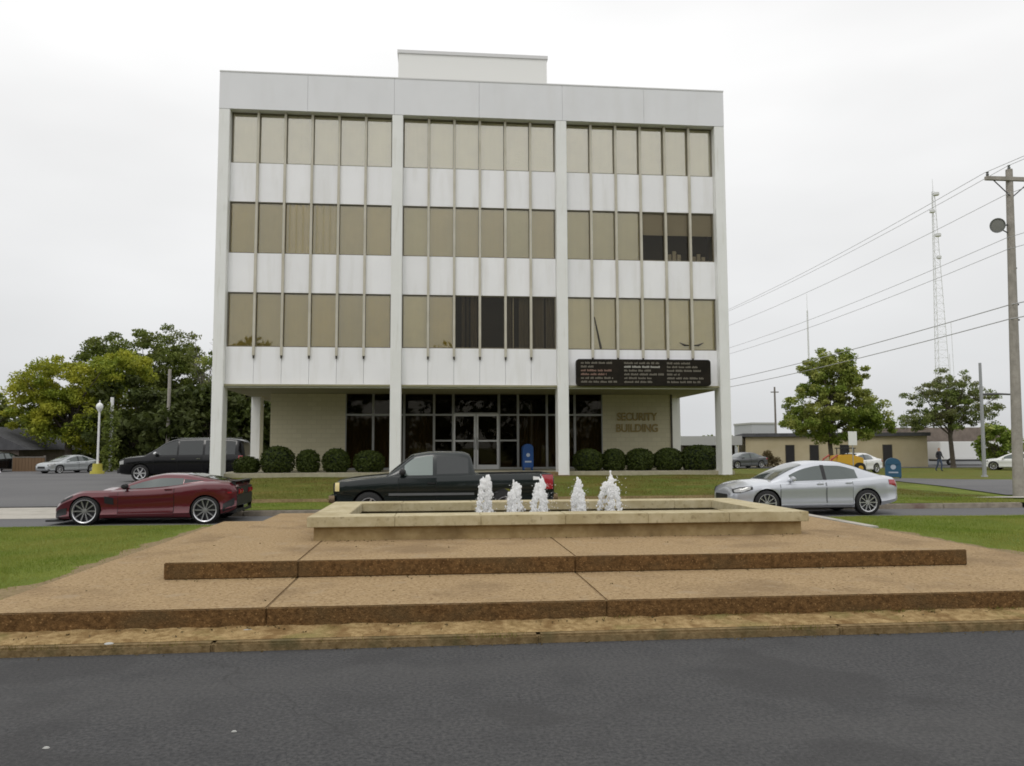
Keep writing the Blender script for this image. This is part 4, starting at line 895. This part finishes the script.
# black suv
S4=dict(boxy=True,x=[-2.9,-2.82,-2.5,-1.8,-1.3,0,1.2,2.2,2.75,2.88],zt=[.82,1.02,1.10,1.17,1.20,1.22,1.23,1.24,1.22,1.0],zc=[.86,1.08,1.18,1.25,1.27,1.25,1.25,1.25,1.23,1.02],
  w=[.72,.88,.97,1.01,1.02,1.02,1.02,1.01,.97,.88],zb=[.42,.36,.33,.32,.32,.32,.32,.34,.42,.46],
  cx=[-1.75,-1.2,-.7,-.2,.8,1.9,2.5,2.72,2.84],cz=[1.20,1.55,1.86,1.99,2.02,2.0,1.95,1.80,1.26],cwb=[.92,.96,.97,.98,.98,.98,.96,.94,.9],cwr=[.74,.79,.80,.81,.81,.80,.79,.78,.76],
  wheels=(-1.86,1.62),r=.40,track=1.0,arch=1.14,spokes=6,rimr=.70,tw=.26)
c=Car('suv',(-11.62,39.6,.32),math.radians(-2),'large black suv parked in the car park behind the corner column','suv',S4,'paint_black').build()
c.glassband(None,-1.18,-.22,'side_window','car_glass'); c.glassband(None,-.14,.95,'rear_side_window','car_glass'); c.glassband(None,1.05,2.42,'quarter_window','car_glass')
c.topglass('windscreen','car_glass',-1.66,-.76); c.doors(-1.25,-.20,.42,handle=(-.36,1.05),hmat='chrome'); c.doors(-.16,.95,.42,handle=(.78,1.06),hmat='chrome')
c.mirror(-1.15,1.30,.97,'chrome',1.3); c.patch('headlight','lamp_clear',[(-2.84,.80,.95),(-2.62,.82,1.0)],off=.008); c.patch('tail_light','lamp_red',[(2.58,.95,1.2),(2.78,.95,1.2)],off=.012)
end_panel(c,'grille','chrome',-2.88,-.6,.6,.72,.98,.04); end_panel(c,'bumper','plastic_black',-2.90,-.8,.8,.40,.58,.06)
MB().box(-.6,2.3,-.70,-.66,2.03,2.06).build('roof_rail','chrome',c.o); MB().box(-.6,2.3,.66,.70,2.03,2.06).build('roof_rail','chrome',c.o)
# distant cars
saloon('parked_car',(-23.6,54.6,.30),math.radians(60),'silver grey car parked by the lamp post at the far left','paint_grey_silver',scale=.85)
saloon('parked_car',(-30.1,58.2,.30),math.radians(72),'dark car cut by the left picture edge beyond the car park','paint_black')
saloon('parked_car',(28.5,52.5,.03),math.radians(25),'white car half hidden behind the silver saloon boot','paint_white')
saloon('parked_car',(26.4,67,.0),math.radians(20),'car by the flat roofed carport, painted dark as if in its shade','paint_shaded_grey')
saloon('parked_car',(43.9,57,.0),math.radians(-50),'white car at the right edge beside the utility pole','paint_white')

# ------------------------------------------------------------------ street furniture and far things
def mailbox(name,loc,rz,label,mat,w,d,h):
    o=empty(name,loc,rz,label,'mailbox')
    P=[(-w/2,.12),(w/2,.12),(w/2,h-w*.42)]+[(w/2*math.cos(a),h-w*.42+w*.42*math.sin(a)) for a in np.linspace(.1,math.pi-.1,12)]+[(-w/2,h-w*.42)]
    MB().prism(P,-d/2,d/2).build('body',mat,o,bevel=.012)
    m=MB()
    for sx in (-1,1):
        for sy in (-1,1): m.box(sx*(w/2-.05)-.025,sx*(w/2-.05)+.025,sy*(d/2-.05)-.025,sy*(d/2-.05)+.025,0,.125)
    for k,(sx,sy) in enumerate([(a,b) for a in (-1,1) for b in (-1,1)]):
        MB().box(sx*(w/2-.05)-.025,sx*(w/2-.05)+.025,sy*(d/2-.05)-.025,sy*(d/2-.05)+.025,0,.122).build('leg',mat,o)
    MB().box(-w*.36,w*.36,-d/2-.025,-d/2-.002,h-w*.42-.02,h-w*.42+.10).build('hatch',mat,o,bevel=.006)
    MB().lathe([(0,0),(w*.17,0),(w*.17,.006),(0,.008)],(0,0,0),18,'y').build('emblem','mail_white',o).location=(0,-d/2-.010,h*.58)
    MB().box(-w*.30,w*.30,-d/2-.008,-d/2-.002,h*.30,h*.36).build('stripe','mail_white',o)
    return o
mailbox('mailbox',(3.98,34.0,ZS),0,'blue collection box with white emblem beside the glass entrance doors','mail_blue',.46,.46,1.12)
mailbox('mailbox',(23.95,40.0,.12),math.radians(-28),'blue green collection box on the grass right of the silver saloon','mail_teal',.75,.66,1.12)
# utility pole with crossarm and floodlight
up=empty('utility_pole',(18.55,24,.22),0,'tall grey wooden utility pole with crossarm and round floodlight','utility pole')
MB().tube([(0,0,-.3),(.13,0,5),(.28,0,10.7)],[.17,.14,.105],12).build('pole','pole_wood',up,smooth=True)
m=MB(); m.box(-.62,1.25,-.13,-.02,10.30,10.42); m.build('crossarm','pole_wood',up)
m=MB(); m.tube([(-.35,-.08,10.30),(.25,-.08,9.75)],.02,5); m.tube([(.95,-.08,10.30),(.28,-.08,9.75)],.02,5); m.build('brace','steel_dark',up)
for a in (-.55,.28,1.15): MB().lathe([(.0,0),(.03,0),(.05,.06),(.03,.10),(.05,.14),(0,.17)],(a,-.08 if a!=.28 else 0,10.42 if a!=.28 else 10.7),10).build('insulator','lamp_grey',up)
fl=MB().lathe([(0,.16),(.10,.15),(.20,.05),(.24,-.06),(.235,-.09),(.2,-.08)],(0,0,0),20,'y').build('floodlight','lamp_grey',up,smooth=True); fl.location=(-.33,-.1,8.78); fl.rotation_euler=(math.radians(12),0,math.radians(-18))
MB().lathe([(0,-.075),(.205,-.07)],(0,0,0),20,'y').build('lens','lamp_lens',fl)
MB().tube([(-.2,-.02,8.74),(.16,0,8.86)],.025,6).build('floodlight_arm','steel_dark',up); MB().tube([(-.15,-.02,8.70),(.16,0,8.55)],.02,6).build('floodlight_arm','steel_dark',up)
for z in (8.1,7.4,6.2,5.7): MB().cyl((.1,-.02,z),(.34,-.02,z),.03,None,6).build('bracket','steel_dark',up)
up2=empty('utility_pole',(18.5,66,0),0,'wooden utility pole hidden behind the office block that carries the far wire ends','utility pole')
MB().tube([(0,0,-.2),(.1,0,10.4)],[.16,.1],10).build('pole','pole_wood',up2); MB().box(-.8,1.1,-.06,.06,10.2,10.32).build('crossarm','pole_wood',up2)
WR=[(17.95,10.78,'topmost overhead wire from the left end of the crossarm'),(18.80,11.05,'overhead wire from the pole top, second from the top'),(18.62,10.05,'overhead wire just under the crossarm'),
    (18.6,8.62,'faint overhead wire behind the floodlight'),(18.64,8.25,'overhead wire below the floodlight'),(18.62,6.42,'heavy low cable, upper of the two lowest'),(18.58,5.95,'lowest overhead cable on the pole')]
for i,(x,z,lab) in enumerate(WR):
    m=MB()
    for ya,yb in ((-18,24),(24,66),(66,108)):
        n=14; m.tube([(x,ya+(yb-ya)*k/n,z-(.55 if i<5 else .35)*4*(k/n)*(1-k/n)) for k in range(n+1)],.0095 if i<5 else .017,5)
    tag(m.build('overhead_wire','wire_pale'),lab,'wire','overhead wires on the utility poles')
# traffic pole with arm
o=empty('signal_pole',(30.5,42,.1),0,'slim grey metal pole with one dark side arm left of the utility pole','pole')
MB().tube([(0,0,-.1),(.06,0,6.4)],[.11,.075],10).build('pole','pole_metal',o); MB().tube([(.05,0,4.62),(1.0,0,4.66),(2.2,0,4.62)],[.07,.06,.045],8).build('arm','steel_dark',o)
MB().cyl((0,0,-.05),(0,0,.12),.19,.16,10).build('base','pole_metal',o)
o=empty('utility_pole',(41.9,95,0),0,'thin distant pole rising left of the bright green tree','utility pole'); MB().tube([(0,0,-.2),(0,0,9.2)],[.15,.11],8).build('pole','bark_grey',o); MB().box(-.5,.5,-.06,.06,8.5,8.62).build('crossarm','bark_grey',o)
o=empty('antenna_mast',(88,180,0),0,'very thin distant antenna mast above the bright green tree','mast'); MB().tube([(0,0,0),(0,0,34)],[.28,.16],6).build('mast','hazed_steel',o); MB().tube([(0,0,34),(0,0,38)],[.06,.04],5).build('whip','hazed_steel',o)
# lattice tower
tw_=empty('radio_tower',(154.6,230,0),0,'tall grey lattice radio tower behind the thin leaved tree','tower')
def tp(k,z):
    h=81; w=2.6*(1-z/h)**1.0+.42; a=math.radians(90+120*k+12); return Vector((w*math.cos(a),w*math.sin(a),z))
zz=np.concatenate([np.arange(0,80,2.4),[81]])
for k in range(3): MB().tube([tp(k,z) for z in zz],.10,5).build('tower_leg','hazed_steel',tw_)
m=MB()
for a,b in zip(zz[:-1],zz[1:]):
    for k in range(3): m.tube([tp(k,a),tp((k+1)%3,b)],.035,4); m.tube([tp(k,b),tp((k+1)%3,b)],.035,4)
m.build('bracing','hazed_steel',tw_)
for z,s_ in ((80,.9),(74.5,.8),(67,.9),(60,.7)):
    MB().lathe([(0,-.5),(s_,-.4),(s_,.4),(0,.5)],(.6 if z!=74.5 else -.9,-.6,z),10).build('antenna','hazed_steel',tw_)
MB().tube([(0,0,81),(0,0,85)],[.1,.05],5).build('whip','hazed_steel',tw_)
for k,(dx,dz) in enumerate(((4.3,40),(3.2,30))): MB().tube([(dx+.2*k,0,0),(dx-.4+.1*k,0,dz)],.07,4).build('feed_line','hazed_steel',tw_)
# low buildings on the right
def lowbuilding(name,loc,rz,label,w,d,h,wall,roofm,over_,wins,extra=None):
    o=empty(name,loc,rz,label,'building')
    MB().box(0,w,0,d,-.3,h).build('wall',wall,o); MB().box(-over_,w+over_,-over_,d+over_,h+.003,h+.32).build('roof',roofm,o)
    for (a,b,z0,z1,nm) in wins:
        f=MB().box(a,b,-.04,.05,z0,z1).build(nm,'bronze_frame',o); MB().box(a+.06,b-.06,-.055,-.042,z0+.06,z1-.06).build('pane','window_dark',f)
    return o
o=lowbuilding('low_building',(28.8,72,.0),math.radians(-18),'long low tan building with flat roof behind the bright green tree',15.5,12,2.75,'tan_wall','roof_grey',.25,[(3.5,4.3,.2,2.0,'window'),(5.6,6.4,.2,2.0,'window'),(8.2,9.0,.2,2.0,'window'),(11.8,12.6,.0,2.0,'door')])
cp=empty('carport',(20.5,74,0),math.radians(-16),'flat roofed pale carport left of the low tan building','carport')
MB().box(0,8.2,0,8,2.0,2.85).build('roof','roof_pale',cp)
for a in (.2,2.8,5.4,8.0): MB().box(a-.08,a+.08,.1,.26,-.2,2.0).build('post','bronze_frame',cp)
MB().box(0,8.2,7.6,7.9,-.2,2.0).build('back_wall','roof_brown',cp)
o=empty('low_building',(44.0,77,0),math.radians(-6),'low building with a brown gabled roof behind the thin leaved tree','building'); MB().box(0,14,0,9,-.3,2.3).build('wall','far_grey_wall',o)
MB().prism([(-.5,2.3),(14.5,2.3),(13.0,3.7),(1.0,3.7)],-.5,9.5).build('roof','roof_brown',o)
o=empty('far_building',(53.2,130,0),0,'faint pale grey block far off above the low tan roof','building'); MB().box(0,4.2,0,8,-.3,5.6).build('wall','far_grey_wall',o); MB().box(-.1,4.3,-.1,8.1,5.6,5.9).build('roof','roof_pale',o)
# white box trailer
o=empty('box_trailer',(47.6,71.5,.02),math.radians(-5),'long white box trailer parked behind the thin leaved tree','trailer'); MB().box(0,6.6,0,2.4,.55,2.25).build('box','white_paint',o,bevel=.04); MB().box(.1,6.5,.1,2.3,.38,.55).build('chassis','steel_dark',o)
for a in (1.0,4.6,5.5):
    w=MB().cyl((a,-.02,.36),(a,.26,.36),.36,None,16).build('wheel','rubber',o); MB().cyl((a,-.03,.36),(a,-.021,.36),.18,None,12).build('hub','alloy',w)
# yellow loader
o=empty('loader',(25.6,50.4,.08),0,'small yellow and red loader seen over the silver saloon roof','loader')
MB().prism([(.4,.45),(2.3,.45),(2.3,1.0),(1.5,1.25),(.5,1.15)],-.5,.5).build('body','machine_yellow',o,bevel=.03)
MB().tube([(.5,-.55,1.2),(.1,-.55,.95),(-.15,-.55,.4)],.06,6).build('arm','machine_red',o); MB().tube([(.5,.55,1.2),(.1,.55,.95),(-.15,.55,.4)],.06,6).build('arm','machine_red',o)
MB().prism([(-.4,.2),(-.05,.2),(-.05,.75),(-.25,.62)],-.6,.6).build('bucket','machine_red',o)
m=MB()
for a,b in ((.95,-.4),(.95,.4),(1.7,-.4),(1.7,.4)): m.cyl((a,b,1.2),(a,b,1.62),.03,None,6)
m.box(.85,1.8,-.48,.48,1.62,1.68); m.build('canopy','plastic_black',o)
for a in (.6,1.95):
    for s_ in (-1,1):
        w=MB().cyl((a,s_*.52,.36),(a,s_*.74,.36),.36,None,16).build('wheel','rubber',o); MB().cyl((a,s_*.741,.36),(a,s_*.75,.36),.17,None,12).build('hub','machine_yellow',w)
# small white sign, brown bush, person
o=empty('road_sign',(26.15,48,.1),0,'plain white sign plate on a thin post over the silver saloon','sign'); MB().box(-.28,.28,-.02,.0,1.82,2.68).build('plate','white_paint',o); MB().cyl((0,.02,0),(0,.02,2.6),.03,None,6).build('post','pole_metal',o)
for a,b in ((2.44,.36),(2.26,.30),(2.08,.38)): pass
S=empty('shrub',(29.4,68.5,0),0,'brownish shrub against the low tan building wall','shrub'); leaves('foliage',[(0,0,.6),(.7,0,.5),(-.7,0,.5),(0,0,1.1)],[.7,.6,.6,.5],260,.12,'leaf_brown',S,.9,70); MB().cyl((0,0,0),(0,0,.6),.05,.03,6).build('stem','bark',S)
def skinfig(name,joints,edges,mat,parent,sub=2,root=0):
    me=bpy.data.meshes.new(name); me.from_pydata([j[:3] for j in joints],edges,[]); o=bpy.data.objects.new(name,me); COL.objects.link(o)
    md=o.modifiers.new('s','SKIN'); 
    if not me.skin_vertices: 
        bm=bmesh.new(); bm.from_mesh(me); bm.verts.layers.skin.verify(); bm.to_mesh(me); bm.free()
    for i,j in enumerate(joints): me.skin_vertices[0].data[i].radius=(j[3],j[4] if len(j)>4 else j[3]); me.skin_vertices[0].data[i].use_root=(i==root)
    sb=o.modifiers.new('b','SUBSURF'); sb.levels=sub; sb.render_levels=sub
    dg=bpy.context.evaluated_depsgraph_get(); me2=bpy.data.meshes.new_from_object(o.evaluated_get(dg)); o.modifiers.clear(); o.data=me2
    me2.materials.clear(); me2.materials.append(MATS[mat]); me2.polygons.foreach_set('use_smooth',[True]*len(me2.polygons)); o.parent=parent; return o
pe=empty('person',(36.5,55.0,0.03),math.radians(20),'person in dark jacket and jeans walking on the far right lawn','person')
J=[(0,0,.92,.15,.11),(0,0,1.15,.15,.11),(0,0,1.38,.17,.10),(0,0,1.48,.06,.06),(0,0,1.60,.085,.10),(0,0,1.70,.07,.08),
   (.20,0,1.38,.055),(.26,-.03,1.12,.045),(.24,-.18,.92,.035),(-.20,0,1.38,.055),(-.26,.05,1.12,.045),(-.25,-.02,.90,.035),
   (.09,0,.86,.09),(.10,-.12,.48,.065),(.10,-.05,.08,.045),(.10,-.20,.04,.04),(-.09,0,.86,.09),(-.10,.06,.48,.065),(-.10,.24,.12,.045),(-.10,.14,.04,.04)]
E_=[(0,1),(1,2),(2,3),(3,4),(4,5),(2,6),(6,7),(7,8),(2,9),(9,10),(10,11),(0,12),(12,13),(13,14),(14,15),(0,16),(16,17),(17,18),(18,19)]
bd=skinfig('body',J,E_,'cloth_dark',pe); bd.data.materials.append(MATS['cloth_jeans']); bd.data.materials.append(MATS['skin']); bd.data.materials.append(MATS['hair_dark'])
for p in bd.data.polygons:
    z=p.center.z
    p.material_index = 1 if z<.88 and abs(p.center.x)<.19 and z>.10 else (2 if 1.47<z<1.66 else (3 if z>=1.66 else (2 if abs(p.center.x)>.2 and z<.95 else 0)))
# left side: lamp post, poles, house, enclosure
o=empty('lamp_post',(-20.7,52,.32),0,'white globe lamp post on a yellow base in the car park','lamp post')
MB().cyl((0,0,0),(0,0,.16),.42,.40,16).build('base','paint_yellow',o); MB().cyl((0,0,.16),(0,0,.62),.30,.27,16).build('collar','paint_yellow',o); MB().tube([(0,0,.62),(0,0,3.85)],[.07,.06],10).build('pole','white_paint',o)
MB().lathe([(0,3.85),(.10,3.86),(.12,3.92),(.18,4.02),(.21,4.14),(.18,4.28),(.10,4.36),(0,4.4)],(0,0,0),16).build('globe','globe_white',o,smooth=True)
MB().lathe([(0,4.56),(.04,4.52),(.04,4.40),(.07,4.37)],(0,0,0),10).build('finial','white_paint',o)
o=empty('utility_pole',(-19.1,60,.3),0,'plain grey wooden pole in front of the dark trees beside the suv','utility pole'); MB().tube([(0,0,-.2),(0,0,7.3)],[.15,.11],10).build('pole','pole_wood',o)
o=empty('ivy_pole',(-21.5,56,.3),0,'pale pole wrapped in ivy right behind the globe lamp post','pole'); MB().tube([(0,0,-.2),(0,0,5.0)],[.13,.11],10).build('pole','white_paint',o)
leaves('ivy',[(rnd.uniform(-.25,.25),rnd.uniform(-.2,.2),z) for z in np.linspace(.2,4.2,22)],[.48]*22,70,.13,'leaf_green',o,1.0,71)
o=empty('house',(-38.6,64,.1),0,'grey roofed house at the far left behind the parked cars','house'); MB().box(0,7.4,0,8,-.2,1.7).build('wall','roof_brown',o); MB().prism([(-.5,1.7),(8.4,1.7),(4.6,3.5),(3.4,3.5)],-.5,8.5).build('roof','roof_grey',o)
f=MB().box(4.8,5.9,-.04,.04,.7,1.6).build('window','white_paint',o); MB().box(4.88,5.82,-.055,-.042,.78,1.52).build('pane','window_dark',f)
o=empty('bin_enclosure',(-28.9,58.5,.3),0,'low brown boarded enclosure beside the silver grey car','enclosure'); m=MB()
for a in np.arange(0,2.1,.21): m.box(a+.005,a+.2,0,.05,0,.95+.02*math.sin(a*9))
m.build('board_panel','brown_board',o); MB().box(-.02,2.14,-.01,.08,.96,1.03).build('top_rail','bark_grey',o)
for a in (0,2.05): MB().box(a-.05,a+.07,.055,.16,-.1,1.1).build('post','bark_grey',o)
o=empty('barrier',(-29.0,56.0,.3),math.radians(15),'white A shaped barrier beside the brown enclosure','barrier')
MB().tube([(-.55,0,0),(0,0,1.25)],.06,6).build('leg','white_paint',o); MB().tube([(.55,0,0),(0,0,1.25)],.06,6).build('leg','white_paint',o); MB().box(-.4,.4,-.03,.03,.52,.64).build('rail','white_paint',o)
# dead leaves and grit lying along the risers and the kerb, weeds in the kerb joint
r = np.random.default_rng(77); cs = []
for i in range(420):
    k = r.integers(0,5); X = r.uniform(-4.4,8.3)
    if k==0: p=(X,8.16-abs(r.normal(0,.08)),.125)
    elif k==1: p=(r.uniform(-3.1,6.9),9.98-abs(r.normal(0,.06)),.303)
    elif k==2: p=(r.uniform(-1.7,5.6),12.06-abs(r.normal(0,.10)),.503)
    elif k==3: p=(X,7.69-abs(r.normal(0,.05)),.004)
    else: p=(X,r.uniform(8.2,11.9),.303) if r.uniform()<.3 else (X,r.uniform(7.84,8.14),.115)
    if k==4 and p[1]>9.9 and -3.2<p[0]<6.95: p=(p[0],p[1],.503)
    cs.append(p)
struct(leaves('leaf_litter',cs,[.03]*len(cs),2,.017,'leaf_brown',None,.15,78),'stuff')
blades('grass',5000,-4.6,8.5,7.66,7.90,lambda x,y:.07,.035,.004,65,lambda X,Y,r:np.sin(X*1.3+.5)*np.sin(X*3.1)+r.normal(0,.2,len(X))>.45,'blade_olive')
blades('grass',2500,-4.6,8.5,8.09,8.165,lambda x,y:.11,.04,.004,66,lambda X,Y,r:np.sin(X*1.9+2)*np.sin(X*2.3)+r.normal(0,.2,len(X))>.4,'blade_olive')
# litter on the kerb and the road
for i,(x,y,z,sx,sy,lab) in enumerate(((-1.29,5.55,.003,.022,.014,'small pale flake of litter on the road at lower left'),(-2.38,5.38,.003,.026,.016,'pale scrap on the road near the left bottom corner'),(-2.93,7.76,.085,.05,.035,'pale stone chip lying on the kerb at left'),(-1.77,8.05,.11,.07,.04,'flat pale stone chip on the strip below the lowest step'))):
    r=random.Random(90+i); n=7; P=[(sx*r.uniform(.7,1.1)*math.cos(2*math.pi*k/n),sy*r.uniform(.7,1.1)*math.sin(2*math.pi*k/n)) for k in range(n)]
    m=MB(); m.add([(a,b,0) for a,b in P]+[(a*.6,b*.6,.008) for a,b in P],[tuple(range(n,2*n))]+[(k,(k+1)%n,n+(k+1)%n,n+k) for k in range(n)])
    tag(m.build('litter','roof_pale',loc=(x,y,z)),lab,'litter')
